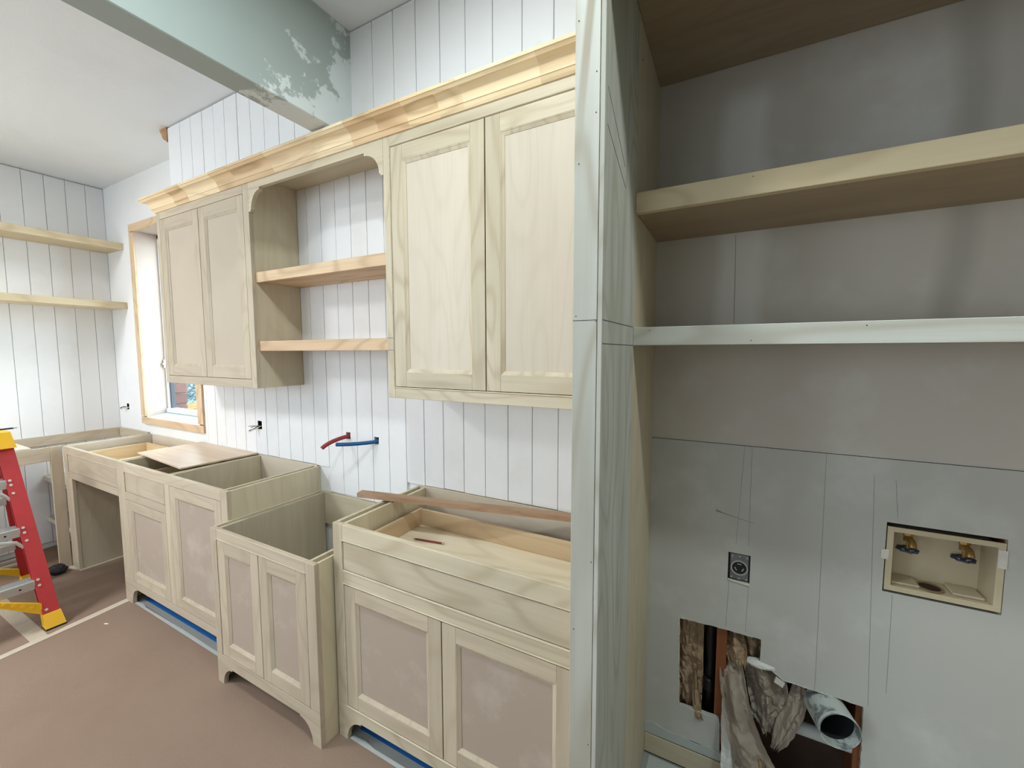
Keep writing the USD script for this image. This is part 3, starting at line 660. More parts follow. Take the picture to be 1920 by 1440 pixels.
obj('side_panel', bx(x0, x0 + 0.015, BY + FT, YB, 0, BT), 'plywood_z', cb); obj('side_panel', bx(x1 - 0.015, x1, BY + FT, YB, 0, BT), 'plywood_z', cb)
obj('inner_panel', bx(-1.297, -1.283, BY + FT, 1.518, 0.12, BT), 'plywood_z', cb); obj('inner_panel', bx(-0.353, -0.340, BY + FT, 1.518, 0.12, BT), 'plywood_z', cb)
obj('back_panel', bx(-1.3205, -0.328, 1.519, YB, 0.10, 0.884), 'maple_x', cb)
obj('bottom_panel', bx(-1.282, -0.354, BY + FT, 1.518, 0.128, 0.1445), 'plywood_x', cb)

# --- sink cabinet, lower and standing forward
SY, ST = 0.956, 0.738
x0, x1 = -2.0665, -1.3455
ck = thing('sink_cabinet', ((x0 + x1) / 2, 1.24, 0), 'lower raw wood sink cabinet with two doors, open top, standing forward of its neighbours', 'cabinet')
O0, O1 = -2.016, -1.402
rails_frame(ck, SY, [(x0, O0, 0.1455, ST), (O1, x1, 0.1455, ST)], [(O0, O1, 0.692, ST)])
obj('apron', apron(x0, x1, -2.022, -1.394, -1.949, -1.469, 0.1455, 0.092, SY), 'frame_x', ck, 25, label='bottom rail cut into bracket feet')
bead(ck, O0, O1, 0.1455, 0.692, SY, 0.004, 'frame_x')
g_ = -1.704
door(ck, O0, g_, 0.1455, 0.692, SY); door(ck, g_, O1, 0.1455, 0.692, SY)
obj('side_panel', bx(x0, x0 + 0.010, SY + FT, YB, 0, ST), 'plywood_z', ck); obj('side_panel', bx(x1 - 0.011, x1, SY + FT, 1.03, 0, ST), 'plywood_z', ck); obj('side_panel', bx(x1 - 0.011, x1 - 0.001, 1.0302, YB, 0, ST), 'plywood_z', ck)
obj('inner_panel', bx(-2.036, -2.0165, SY + FT, 1.515, 0.12, ST - 0.002), 'plywood_dark_z', ck); obj('inner_panel', bx(-1.401, -1.387, SY + FT, 1.515, 0.12, ST - 0.002), 'plywood_z', ck)
obj('back_rail', bx(-2.055, -1.357, 1.516, YB, 0.557, ST), 'plywood_x', ck)
obj('back_rail', bx(-2.0, -1.42, 1.520, YB, 0.12, 0.20), 'plywood_x', ck)
obj('bottom_panel', bx(-2.016, -1.402, SY + FT, 1.515, 0.128, 0.1445), 'plywood_x', ck)

# --- base cabinet left of the sink: drawer and small door, tall door
x0, x1 = -3.265, -2.0685
cm = thing('base_cabinet', ((x0 + x1) / 2, 1.28, 0), 'raw wood base cabinet with a small drawer over one door, beside a taller door', 'cabinet')
A0, A1, B0, B1 = -3.163, -2.682, -2.624, -2.124
rails_frame(cm, BY, [(x0, A0, 0.150, BT), (A1, B0, 0.150, 0.822), (B1, x1, 0.150, BT)], [(A0, B1, 0.822, BT), (A0, A1, 0.655, 0.703)])
obj('apron', apron(x0, x1, -3.178, -2.15, -3.107, -2.22, 0.150, 0.106, BY), 'frame_x', cm, 25, label='bottom rail cut into bracket feet')
dr2 = drawer_front(cm, A0, A1, 0.703, 0.822, BY)
bead(cm, A0, A1, 0.703, 0.822, BY, 0.004, 'frame_x')
door(cm, A0, A1, 0.150, 0.655, BY); door(cm, B0, B1, 0.150, 0.822, BY)
obj('side_panel', bx(x0, x0 + 0.012, BY + FT, YB, 0, BT), 'plywood_z', cm); obj('side_panel', bx(x1 - 0.012, x1, BY + FT, YB, 0, BT), 'plywood_z', cm)
obj('inner_panel', bx(-2.126, -2.112, BY + FT, 1.522, 0.12, BT - 0.001), 'plywood_z', cm)
obj('inner_panel', bx(-3.236, -3.224, BY + FT, 1.522, 0.12, BT - 0.001), 'plywood_z', cm)
obj('divider', bx(-2.664, -2.652, BY + FT, 1.522, 0.12, BT - 0.001), 'plywood_z', cm); obj('divider', bx(-2.638, -2.625, BY + FT, 1.522, 0.12, BT - 0.001), 'plywood_z', cm)
obj('back_panel', bx(-3.2525, -2.081, 1.523, YB, 0.10, 0.882), 'maple_x', cm)
obj('bottom_panel', bx(-3.2, -2.13, BY + FT, 1.52, 0.128, 0.1445), 'plywood_x', cm)
drawer_box(dr2, -3.15, -2.69, BY + 0.021, 1.47, 0.712, 0.800, 'plywood', 'plywood_x')

# --- desk: one shallow drawer over a knee opening
x0, x1 = -4.128, -3.266
cd = thing('desk_cabinet', ((x0 + x1) / 2, 1.28, 0), 'raw wood desk unit with one shallow drawer over an open knee space', 'desk')
O0, O1 = -4.060, -3.280
rails_frame(cd, BY, [(x0, O0, 0.655, BT), (x0, -4.014, 0.0, 0.6545), (O1 + 0.002, x1, 0.655, BT)], [(O0, O1, 0.827, BT), (O0, O1, 0.655, 0.702)])
dr3 = drawer_front(cd, O0, O1, 0.702, 0.827, BY, 'frame_x')
bead(cd, O0, O1, 0.702, 0.827, BY, 0.004, 'frame_x')
drawer_box(dr3, -4.052, -3.29, BY + 0.021, 1.478, 0.712, 0.822)
obj('side_panel', bx(-4.098, -4.086, BY + FT, 1.522, 0.6, BT), 'maple_y', cd)
obj('side_panel', bx(-3.279, -3.2675, BY + FT, 1.522, 0.656, BT), 'maple_y', cd)
obj('knee_panel', bx(-4.034, -4.016, BY + FT, 1.522, 0.0, 0.66), 'plywood_dark_z', cd)
obj('back_panel', bx(-4.098, -3.268, 1.523, YB, 0.60, BT), 'maple_x', cd)
obj('back_panel', bx(-4.016, -3.268, 1.523, YB, 0.0, 0.598), 'plywood_dark_z', cd)

# --- left counter run along the left wall: open frame
LX = -4.145
cl = thing('corner_cabinet', (-4.41, 0.3, 0), 'open raw wood counter frame along the left wall with a corner post', 'cabinet')
obj('post', bx(LX - FT, LX, 0.973, 1.033, 0.0, BT, 0.0012), 'frame_z', cl)
obj('rail', bx(LX - FT, LX, -1.4, 0.9725, 0.780, BT, 0.0012), 'frame_y', cl)
obj('end_stile', bx(LX - FT, LX, -1.46, -1.4005, 0.0, BT, 0.0012), 'frame_z', cl)
obj('side_panel', bx(LX - 0.0005, LX + 0.012, 1.0565, 1.522, 0.0, BT), 'maple_y', cl)
obj('wall_cleat', bx(WL + 0.0005, WL + 0.02, -1.45, 1.515, 0.812, 0.885), 'frame_y', cl); obj('wall_cleat', bx(WL + 0.021, LX - 0.001, 1.516, YB, 0.812, 0.885), 'frame_x', cl)
for z in (0.54, 0.215):
    obj('inner_shelf', bx(WL + 0.001, LX - 0.002, 1.058, 1.515, z, z + 0.034), 'maple_x', cl)
single('plywood_sheet', bx(WL + 0.021, LX - 0.002, -1.4, 0.888, BT + 0.0005, BT + 0.0125), 'maple_y', 'plywood sheet lying on the left counter frame behind the ladder', 'board')

single('plywood_sheet', prism_axis([(-3.343, 1.165), (-3.335, 1.521), (-2.648, 1.521), (-2.674, 1.112)], BT + 0.0065, BT + 0.0145, 'z'), 'lid_birch', 'loose plywood panel lying over the drawers beside the window', 'board')

# ================================================================== WALL CABINETS
UY, UZ0, UZ1 = 1.258, 1.342, 2.440
def wall_cab(x0, x1, O0, g, O1, label, wood_, panel, beads):
    c = thing('wall_cabinet', ((x0 + x1) / 2, 1.39, UZ0), label, 'cabinet')
    rails_frame(c, UY, [(x0, O0, UZ0, UZ1), (O1, x1, UZ0, UZ1)], [(O0, O1, UZ0, 1.387), (O0, O1, 2.329, UZ1)], wood_)
    door(c, O0, g, 1.387, 2.329, UY, 0.058, wood_, panel); door(c, g, O1, 1.387, 2.329, UY, 0.058, wood_, panel)
    if beads: bead(c, O0, O1, 1.387, 2.329, UY, 0.006, 'poplar_x')
    obj('side_panel', bx(x0, x0 + 0.014, UY + FT, SB - 0.0015, UZ0, UZ1), 'plywood_z', c); obj('side_panel', bx(x1 - 0.014, x1, UY + FT, SB - 0.0015, UZ0, UZ1), 'plywood_z', c)
    obj('bottom_panel', bx(x0 + 0.0145, x1 - 0.0145, UY + FT, SB - 0.0015, 1.365, 1.384), 'plywood_x', c)
    obj('back_rail', bx(x0 + 0.0145, x1 - 0.0145, 1.506, SB - 0.0015, UZ0 + 0.002, 1.364), 'plywood_x', c)
    obj('top_panel', bx(x0 + 0.0145, x1 - 0.0145, UY + FT, SB - 0.0015, 2.335, 2.35), 'plywood_x', c)
    return c


wall_cab(-3.121, -2.166, -3.084, -2.646, -2.213, 'raw wood wall cabinet with two tall doors, beside the window', 'frame', 'panel_wall', False)
wcr = wall_cab(-1.248, -0.3115, -1.211, -0.7755, -0.342, 'raw wood wall cabinet with two wide beaded doors, beside the tall panel', 'poplar', 'maple_z', True)
for z in (1.586, 1.536):
    obj('pencil_mark', bx(-1.2478, -1.2125, UY - 0.0004, UY + 0.001, z, z + 0.0016, 0), 'pencil_lead', wcr)

op = thing('open_shelf_unit', (-1.707, 1.39, 2.33), 'open bay with an arched valance and bracket corners between the two wall cabinets', 'shelf unit')
a0, a1 = -2.1655, -1.2485
zt, zs, zb_ = 2.337, 2.325, 2.232
def brk(sgn, xe, xi):
    th = np.linspace(0, math.pi / 2, 12)
    return [(xe + sgn * 0.016, zb_ + 0.0), (xe + sgn * 0.016, zb_ + 0.008)] + [(xi + (xe + sgn * 0.022 - xi) * math.cos(t), zb_ + 0.008 + (zs - zb_ - 0.008) * math.sin(t)) for t in th] + [(xi, zs), (xi, zt)]
val = [(a0, zb_)] + brk(1, a0, -2.071) + brk(-1, a1, -1.353)[::-1] + [(a1, zb_), (a1, UZ1), (a0, UZ1)]
obj('valance', prism(Polygon(val).buffer(0), UY, UY + FT), 'poplar_x', op, 25)
obj('top_panel', bx(a0, a1, UY + FT + 0.0005, SB - 0.0015, 2.420, 2.436), 'plywood_x', op)
for z, lab in ((1.885, 'oak shelf in the open bay, the upper of two'), (1.536, 'oak shelf in the open bay, the lower of two')):
    s = thing('oak_shelf', (-1.707, 1.40, z), lab, 'shelf')
    obj('nosing', bx(a0 + 0.0005, a1 - 0.0005, 1.277, 1.299, z, z + 0.051), 'oak_x', s)
    obj('board', bx(a0 + 0.0005, a1 - 0.0005, 1.2993, SB - 0.0015, z + 0.004, z + 0.050), 'oak_x', s)

# --- crown moulding, finger-jointed, mitred at the left end
prof = [(0.0005, 2.371), (0.0055, 2.371), (0.0075, 2.3745), (0.0105, 2.3785), (0.0125, 2.3835), (0.0150, 2.3875), (0.0175, 2.3885), (0.0180, 2.3925)]
prof += [(0.0180 + 0.034 * (1 - math.cos(t)) ** 0.9 * 1.0, 2.3925 + 0.034 * math.sin(t)) for t in np.linspace(0.15, math.pi / 2, 8)]
prof += [(0.0535, 2.4285), (0.0575, 2.4315), (0.0600, 2.4345), (0.0630, 2.4350), (0.0630, 2.4460), (0.0005, 2.4460)]
prof = np.array(prof)
cr = thing('crown_moulding', (-1.7, 1.22, 2.371), 'finger-jointed pine crown moulding along the top of the wall cabinets', 'moulding')


def crown_seg(xa, xb, mitre=False):
    """A run of the crown along x; with mitre its left end is cut at 45 degrees."""
    n = len(prof); L = np.array([[(xa - d if mitre else xa), UY - d, z] for d, z in prof]); R = np.array([[xb, UY - d, z] for d, z in prof])
    v = np.vstack([L, R]); f = []
    for i in range(n):
        j = (i + 1) % n
        f += [[i, n + i, n + j], [i, n + j, j]]
    cap = trimesh.creation.triangulate_polygon(Polygon(prof), engine='earcut')
    if len(cap[0]) == n:
        idx = [int(np.argmin(np.linalg.norm(prof - p, axis=1))) for p in cap[0]]
        for t in cap[1]: f += [[idx[t[0]], idx[t[1]], idx[t[2]]], [n + idx[t[0]], n + idx[t[2]], n + idx[t[1]]]]
    m = trimesh.Trimesh(v, f, process=False); m.fix_normals()
    return m


cuts = [-3.121, -2.855, -2.70, -2.40, -2.24, -1.93, -1.62, -1.40, -1.25, -1.10, -0.955, -0.85, -0.56, -0.3115]
order = [0, 3, 2, 1, 3, 0, 2, 1, 3, 1, 0, 2, 0]
for k, (xa, xb) in enumerate(zip(cuts[:-1], cuts[1:])):
    obj('segment', crown_seg(xa, xb, k == 0), PINES[order[k]], cr, 20)
# the return along the left side of the cabinet
n = len(prof)
v = np.vstack([np.array([[-3.121 - d, UY - d, z] for d, z in prof]), np.array([[-3.121 - d, SB, z] for d, z in prof])]); f = []
for i in range(n):
    j = (i + 1) % n; f += [[i, n + j, n + i], [i, j, n + j]]
m = trimesh.Trimesh(v, f, process=False)
obj('return', m, PINES[0], cr, 20)

# offcut of crown at the top corner of the upper wall
pf = [(-3.0725, CE - 0.001), (-3.0725, CE - 0.085), (-3.079, CE - 0.085), (-3.083, CE - 0.074)] + [(-3.083 - 0.05 * math.sin(t), CE - 0.074 + 0.055 * (1 - math.cos(t))) for t in np.linspace(0.2, 1.35, 7)] + [(-3.150, CE - 0.012), (-3.156, CE - 0.001)]
single('moulding_offcut', prism(Polygon(pf).buffer(0), 1.318, 1.534), 'pine_y', 'short brown piece of crown moulding at the ceiling corner of the upper wall', 'moulding')

# ================================================================== TALL PANEL AND NICHE
tc = thing('tall_cabinet', (0.3, 1.2, 0), 'tall raw wood laundry niche surround with a pale front stile', 'cabinet')
TY = 0.866
obj('stile', bx(-0.3105, -0.2560, TY, TY + FT, 0.0, CE - 0.002, 0.0014), 'stile_pale', tc, label='pale greyish front stile')
obj('side_board', bx(-0.2548, -0.2450, TY - 0.001, 1.1795, 0.0, CE - 0.002, 0.0008), 'poplar_pale_z', tc, label='pale front board of the side panel')
obj('side_panel', bx(-0.2548, -0.2450, 1.1797, WB - 0.0005, 0.0, CE - 0.002, 0.0008), 'plywood_z', tc)
obj('outer_panel', bx(-0.3105, -0.300, TY + FT + 0.0005, WB - 0.013, 0.0, CE - 0.002), 'plywood_z', tc)
obj('stile', bx(1.156, 1.2105, TY, TY + FT, 0.0, CE - 0.002), 'poplar_pale_z', tc)
obj('side_panel', bx(1.145, 1.155, TY - 0.001, WB - 0.0005, 0.0, CE - 0.002), 'plywood_z', tc)
obj('header', bx(-0.2555, 1.1555, TY, TY + FT, 2.30, CE - 0.002), 'poplar_pale_x', tc)
obj('top_panel', bx(-0.2447, 1.1447, TY + FT + 0.0005, WB - 0.0005, 2.420, 2.438), 'ply_brown_x', tc)
for z in (1.596, 1.5455):
    obj('pencil_mark', bx(-0.2452, -0.2445, TY + 0.004, 1.174, z, z + 0.0016, 0), 'pencil_lead', tc)
    if z > 1.57: obj('pencil_mark', bx(-0.310, -0.2565, TY - 0.0004, TY + 0.001, z, z + 0.0014, 0), 'pencil_lead', tc)
m = bx(-0.2452, -0.2445, 0, 0.17, 2.0, 2.0016, 0); v = m.vertices; v[:, 2] -= (v[:, 1] - 0.0) * 0.42; v[:, 1] += 0.885; obj('pencil_mark', m, 'pencil_lead', tc)
m = bx(-0.2452, -0.2445, 0, 0.16, 2.075, 2.0766, 0); v = m.vertices; v[:, 2] -= (v[:, 1] - 0.0) * 0.62; v[:, 1] += 0.885; obj('pencil_mark', m, 'pencil_lead', tc)
for x, z in ((-0.303, 2.21), (-0.264, 2.10), (-0.264, 2.02), (-0.300, 1.925), (-0.303, 1.606), (-0.258, 1.594), (-0.262, 1.06), (-0.301, 0.89), (-0.263, 0.62)):
    obj('nail_hole', disc((x, TY - 0.0001, z), (0, 1, 0), 0.0014, 0.0012, 8), 'pencil_lead', tc)
obj('nail_hole', disc((-0.2448, 1.23, 2.33), (1, 0, 0), 0.003, 0.0012, 8), 'pencil_lead', tc)
for z, th, lab, mm in ((1.904, 0.054, 'wide wooden shelf across the niche, the upper one seen from below', 'shelf_pale'), (1.546, 0.050, 'pale wooden shelf across the niche at eye height, the lower one', 'poplar_pale')):
    s = thing('niche_shelf', (0.45, 1.35, z), lab, 'shelf')
    obj('nosing', bx(-0.2447, 1.1447, 1.175, 1.197, z, z + th), mm + '_x', s)
    obj('board', bx(-0.2447, 1.1447, 1.1973, WB - 0.0005, z + 0.004, z + th - 0.001), 'ply_brown_x', s)
    for x in ((-0.20, 0.04, 0.26, 0.50) if z < 1.7 else (0.03,)):
        obj('nail_hole', disc((x, 1.1749, z + th * (0.8 if x != 0.04 else 0.2)), (0, 1, 0), 0.0014, 0.0010, 8), 'pencil_lead', s)

# left wall shelves
for z, lab in ((2.358, 'raw wood shelf on the boarded left wall, the higher of two'), (1.886, 'raw wood shelf on the boarded left wall, the lower of two')):
    s = thing('wall_shelf', (WL + 0.15, 0.3, z), lab, 'shelf')
    obj('nosing', bx(-4.402, -4.383, -1.0, WB - 0.0005, z, z + 0.051), 'shelf_pale_y', s)
    obj('board', bx(WL + 0.0008, -4.4023, -1.0, WB - 0.0005, z + 0.003, z + 0.0505), 'shelf_pale_y', s)

# ================================================================== LOOSE THINGS
# wooden strip lying across the open base cabinet
pA, pB = np.array([-1.452, 1.255]), np.array([-0.40, 1.468])
d_ = (pB - pA) / np.linalg.norm(pB - pA); nn = np.array([-d_[1], d_[0]])
q = [pA, pB, pB + nn * 0.042, pA + nn * 0.042 - d_ * 0.004]
single('wood_strip', prism_axis([tuple(x) for x in q], BT + 0.0085, BT + 0.0275, 'z'), 'walnut_strip_x', 'long brown hardwood strip lying across the open base cabinet', 'wood strip')

# pencil in the open drawer
pc = thing('pencil', (-1.11, 1.325, 0.728), 'carpenter\'s pencil lying in the open drawer', 'pencil')
ca, cb2 = np.array([-1.183, 1.315, 0.7285]), np.array([-1.037, 1.338, 0.7285]); du = cb2 - ca
obj('shaft', tube([ca + du * 0.12, cb2 - du * 0.06], 0.0042, 6), 'pencil_paint', pc, False)
obj('tip', tube([ca, ca + du * 0.12], [0.0006, 0.0042], 6), 'pencil_lead', pc)
obj('eraser', tube([cb2 - du * 0.06, cb2], 0.0043, 8), 'tape_pale', pc)

# wires and pipes out of the wall
def outlet(b, yf, label, wires):
    t = thing('outlet_box', ((b[0] + b[1]) / 2, yf, b[2]), label, 'electrical box')
    m = cat(bx(b[0] + 0.001, b[0] + 0.0035, yf + 0.001, yf + 0.06, b[2] + 0.001, b[3] - 0.001, 0), bx(b[1] - 0.0035, b[1] - 0.001, yf + 0.001, yf + 0.06, b[2] + 0.001, b[3] - 0.001, 0),
            bx(b[0] + 0.0036, b[1] - 0.0036, yf + 0.001, yf + 0.06, b[2] + 0.001, b[2] + 0.0035, 0), bx(b[0] + 0.0036, b[1] - 0.0036, yf + 0.001, yf + 0.06, b[3] - 0.0035, b[3] - 0.001, 0), bx(b[0] + 0.0036, b[1] - 0.0036, yf + 0.056, yf + 0.06, b[2] + 0.004, b[3] - 0.004, 0))
    obj('box', m, 'black_box', t)
    rr = random.Random(wires)
    for k in range(5):
        x, z = b[0] + 0.008 + 0.006 * k, b[2] + 0.022
        pts = [(x, yf + 0.05, z), (x - 0.004, yf + 0.004, z - 0.004)]
        for j in range(4): pts.append((pts[-1][0] - rr.uniform(0.002, 0.014), pts[-1][1] - rr.uniform(0.006, 0.016), pts[-1][2] - rr.uniform(-0.006, 0.011)))
        P = np.array(pts); tt = np.linspace(0, len(P) - 1, 24)
        P = np.column_stack([np.interp(tt, range(len(P)), P[:, i]) for i in range(3)])
        for _ in range(3): P[1:-1] = (P[:-2] + 2 * P[1:-1] + P[2:]) / 4
        obj('wire', tube(P, 0.0024, 7), ('wire_white', 'rubber_black', 'wire_white', 'brass', 'wire_white')[k], t)
    return t


outlet(OUT1, SB, 'black electrical box with loose white wires under the left wall cabinet', 3)
outlet(OUT2, WB, 'black electrical box with loose wires between the corner and the window', 8)


def pex(pts, r, m, label):
    P = np.array(pts, float); tt = np.linspace(0, len(P) - 1, 40)
    from scipy.interpolate import CubicSpline
    P = CubicSpline(range(len(P)), P)(tt)
    t = thing('water_pipe', tuple(P[-1]), label, 'pipe')
    obj('tube', tube(P, r, 14, r2=r * 0.72), m, t)
    obj('end_cap', tube([P[0] + (P[1] - P[0]) * 0.2, P[0] + (P[1] - P[0]) * 1.6], r * 0.7, 12), 'outlet_grey', t)


pex([(-1.862, 1.395, 1.030), (-1.848, 1.425, 1.052), (-1.83, 1.47, 1.068), (-1.814, 1.523, 1.077), (-1.812, 1.60, 1.078)], 0.0105, 'pex_red', 'short red water pipe bending out of the boarded wall')
pex([(-1.752, 1.395, 1.063), (-1.70, 1.435, 1.062), (-1.655, 1.478, 1.063), (-1.607, 1.523, 1.068), (-1.60, 1.60, 1.070)], 0.0095, 'pex_blue', 'short blue water pipe sticking out of the boarded wall')
for b in (RH, BH):
    obj('pipe_hole', cat(bx(b[0], b[1], 1.600, 1.603, b[2], b[3], 0), bx(b[0] - 0.003, b[0], 1.548, 1.603, b[2], b[3], 0), bx(b[1], b[1] + 0.003, 1.548, 1.603, b[2], b[3], 0), bx(b[0], b[1], 1.548, 1.603, b[3], b[3] + 0.003, 0), bx(b[0], b[1], 1.548, 1.603, b[2] - 0.003, b[2], 0)), 'black_box', wb)

# dryer outlet
x0, x1, z0, z1 = OBOX
t = thing('dryer_outlet', ((x0 + x1) / 2, WB, z0), 'grey dryer power outlet without its cover, set in the niche wall', 'outlet')
obj('box', cat(bx(x0 + 0.0005, x1 - 0.0005, WB + 0.045, WB + 0.05, z0 + 0.0005, z1 - 0.0005, 0), bx(x0 + 0.0005, x0 + 0.003, WB + 0.001, WB + 0.045, z0 + 0.0005, z1 - 0.0005, 0), bx(x1 - 0.003, x1 - 0.0005, WB + 0.001, WB + 0.045, z0 + 0.0005, z1 - 0.0005, 0)), 'black_box', t)
obj('plate', bx(x0 + 0.006, x1 - 0.004, WB + 0.001, WB + 0.006, z0 + 0.005, z1 - 0.003, 0.002), 'outlet_grey', t)
cx, cz = (x0 + x1) / 2 + 0.001, (z0 + z1) / 2
obj('ring', tube([(cx, WB - 0.004, cz), (cx, WB + 0.004, cz)], 0.0255, 28, r2=0.0215), 'outlet_ring', t)
obj('socket', disc((cx, WB + 0.001, cz), (0, 1, 0), 0.0212, 0.003, 28), 'rubber_black', t)
for a in (90, 210, 330):
    r = math.radians(a); px, pz = cx + 0.012 * math.cos(r), cz + 0.012 * math.sin(r)
    b = bx(-0.006, 0.006, -0.0006, 0.0006, -0.0016, 0.0016, 0.0004); b.apply_transform(trimesh.transformations.rotation_matrix(-r - math.pi / 2, [0, 1, 0])); b.apply_translation((px, WB - 0.0008, pz))
    obj('slot', b, 'outlet_ring', t)
for dx, dz in ((-0.022, 0.036), (0.022, 0.037), (-0.022, -0.036), (0.022, -0.037), (0, 0.038), (0, -0.038)):
    obj('screw', disc((cx + dx, WB + 0.0006, cz + dz), (0, 1, 0), 0.003, 0.003, 10), 'outlet_ring', t)
obj('torn_lip', prism([(x0, z0 + 0.003), (x1, z0 - 0.003), (x1 - 0.002, z0 - 0.008), (x0 + 0.004, z0 - 0.002)], WB - 0.003, WB), 'gypsum', t)

# washing-machine water box
x0, x1, z0, z1 = 0.4165, 0.6545, 0.830, 1.024
t = thing('washer_box', ((x0 + x1) / 2, WB, z0), 'beige plastic washing machine outlet box recessed in the niche wall', 'outlet box')
yb2 = 1.622
shell = sweep_rect(x0 + 0.010, x1 - 0.010, z0 + 0.012, z1 - 0.010, [(0, WB + 0.001), (0.0, yb2), (0.004, yb2), (0.004, WB + 0.001)])
obj('shell', cat(shell, bx(x0 + 0.012, x1 - 0.012, yb2 - 0.004, yb2, z0 + 0.014, z1 - 0.012, 0)), 'box_beige', t)
obj('flange', sweep_rect(x0, x1, z0 + 0.004, z1, [(0, WB - 0.002), (0, WB + 0.003), (0.0145, WB + 0.003), (0.0145, WB - 0.0005), (0.010, WB - 0.002)]), 'box_beige', t)
for a, b in ((x0 + 0.02, x0 + 0.085), (x1 - 0.085, x1 - 0.02)): obj('rounded_floor', bx(a, b, WB + 0.02, yb2 - 0.005, z0 + 0.0163, z0 + 0.0235, 0.0065), 'box_beige', t)
obj('drain', tube([(0.528, 1.575, z0 + 0.0168), (0.528, 1.575, z0 + 0.020)], 0.030, 24, r2=0.024), 'box_stain', t)
obj('drain_hole', disc((0.528, 1.575, z0 + 0.0172), (0, 0, 1), 0.024, 0.001, 24), 'sheathing', t)
for vx in (0.476, 0.594):
    vy = 1.582
    v_ = obj('valve', cat(tube([(vx, vy, z1 - 0.014), (vx, vy, 0.998)], 0.0095, 16), tube([(vx, vy, 0.999), (vx, vy, 0.990)], 0.0125, 6), tube([(vx, vy, 0.991), (vx, vy, 0.972)], 0.0105, 16), tube([(vx, vy, 0.984), (vx, vy - 0.030, 0.980), (vx, vy - 0.036, 0.966)], [0.009, 0.009, 0.010], 14)), 'brass', t)
    obj('stem', tube([(vx, vy, 0.972), (vx, vy, 0.948)], 0.004, 10), 'brass', v_)
    w = []
    pts = [(vx + (0.021 + 0.0025 * math.cos(8 * a)) * math.cos(a), vy + (0.021 + 0.0025 * math.cos(8 * a)) * math.sin(a), 0.947) for a in np.linspace(0, 2 * math.pi, 65)]
    w.append(tube(pts, 0.0035, 8, False))
    for a in (0.3, 2.4, 4.5): w.append(tube([(vx, vy, 0.947), (vx + 0.020 * math.cos(a), vy + 0.020 * math.sin(a), 0.947)], 0.0026, 8))
    w.append(disc((vx, vy, 0.947), (0, 0, 1), 0.006, 0.007, 14))
    obj('handwheel', cat(*w), 'knob_blue', v_)
obj('plaster_smear', bx(x0 - 0.012, x0 + 0.006, WB - 0.0035, WB - 0.0022, 0.925, 0.955, 0.001), 'gypsum', t); obj('plaster_smear', bx(x1 - 0.014, x1 + 0.004, WB - 0.0035, WB - 0.0022, 0.955, 1.005, 0.001), 'gypsum', t)

# ---- contents of the ragged cut-out
r3 = np.random.default_rng(11)


def crumple(path, widths, nrm, seed, th=0.0012, amp=0.014, nu=84, nv=26, fold=0.012):
    """A creased sheet that follows a path: path points, half-widths, and the sideways direction at each point."""
    P = np.array(path, float); W = np.array(widths, float); N = np.array(nrm, float)
    t = np.linspace(0, len(P) - 1, nu)
    from scipy.interpolate import PchipInterpolator as PI_
    k = np.arange(len(P)); P = PI_(k, P)(t); W = PI_(k, W)(t); N = PI_(k, N)(t)
    T = np.gradient(P, axis=0); T /= np.linalg.norm(T, axis=1)[:, None]
    N = N - T * (N * T).sum(1)[:, None]; N /= np.linalg.norm(N, axis=1)[:, None]; B = np.cross(T, N)
    s = np.linspace(-1, 1, nv); V = np.zeros((nu, nv, 3))
    for j, sj in enumerate(s):
        q = P + N * (W * sj)[:, None]
        a = (meshkit.noise(np.column_stack([t * 1.1 + seed, np.full(nu, sj * 1.6), np.zeros(nu)]), seed) - 0.5) * 2
        a2 = np.abs((meshkit.noise(np.column_stack([t * 3.1 + seed, np.full(nu, sj * 3.2), np.ones(nu)]), seed + 3) - 0.5) * 2) - 0.3
        a3 = np.abs((meshkit.noise(np.column_stack([t * 8.0 + seed, np.full(nu, sj * 7.0), np.full(nu, 2.0)]), seed + 7) - 0.5) * 2)
        V[:, j] = q + B * (a * amp + a2 * amp * 0.9 + a3 * amp * 0.35 + fold * np.cos(sj * 4.4 + t * 0.25))[:, None]
    jag = (r3.random(nv) - 0.5) * 0.03
    V[-1] += T[-1] * jag[:, None]; V[0] -= T[0] * jag[::-1, None] * 0.5
    n = nu * nv; top = V.reshape(-1, 3); Bn = np.repeat(B, nv, axis=0); v = np.vstack([top - Bn * th, top + Bn * th]); f = []
    for i in range(nu - 1):
        for j in range(nv - 1):
            a, b, c, d = i * nv + j, i * nv + j + 1, (i + 1) * nv + j + 1, (i + 1) * nv + j
            f += [[a, b, c], [a, c, d], [n + a, n + c, n + b], [n + a, n + d, n + c]]
    rim = [j for j in range(nv)] + [i * nv + nv - 1 for i in range(1, nu)] + [(nu - 1) * nv + j for j in range(nv - 2, -1, -1)] + [i * nv for i in range(nu - 2, 0, -1)]
    for a, b in zip(rim, rim[1:] + rim[:1]): f += [[a, n + b, b], [a, n + a, n + b]]
    m = trimesh.Trimesh(v, f, process=False); m.fix_normals()
    return m


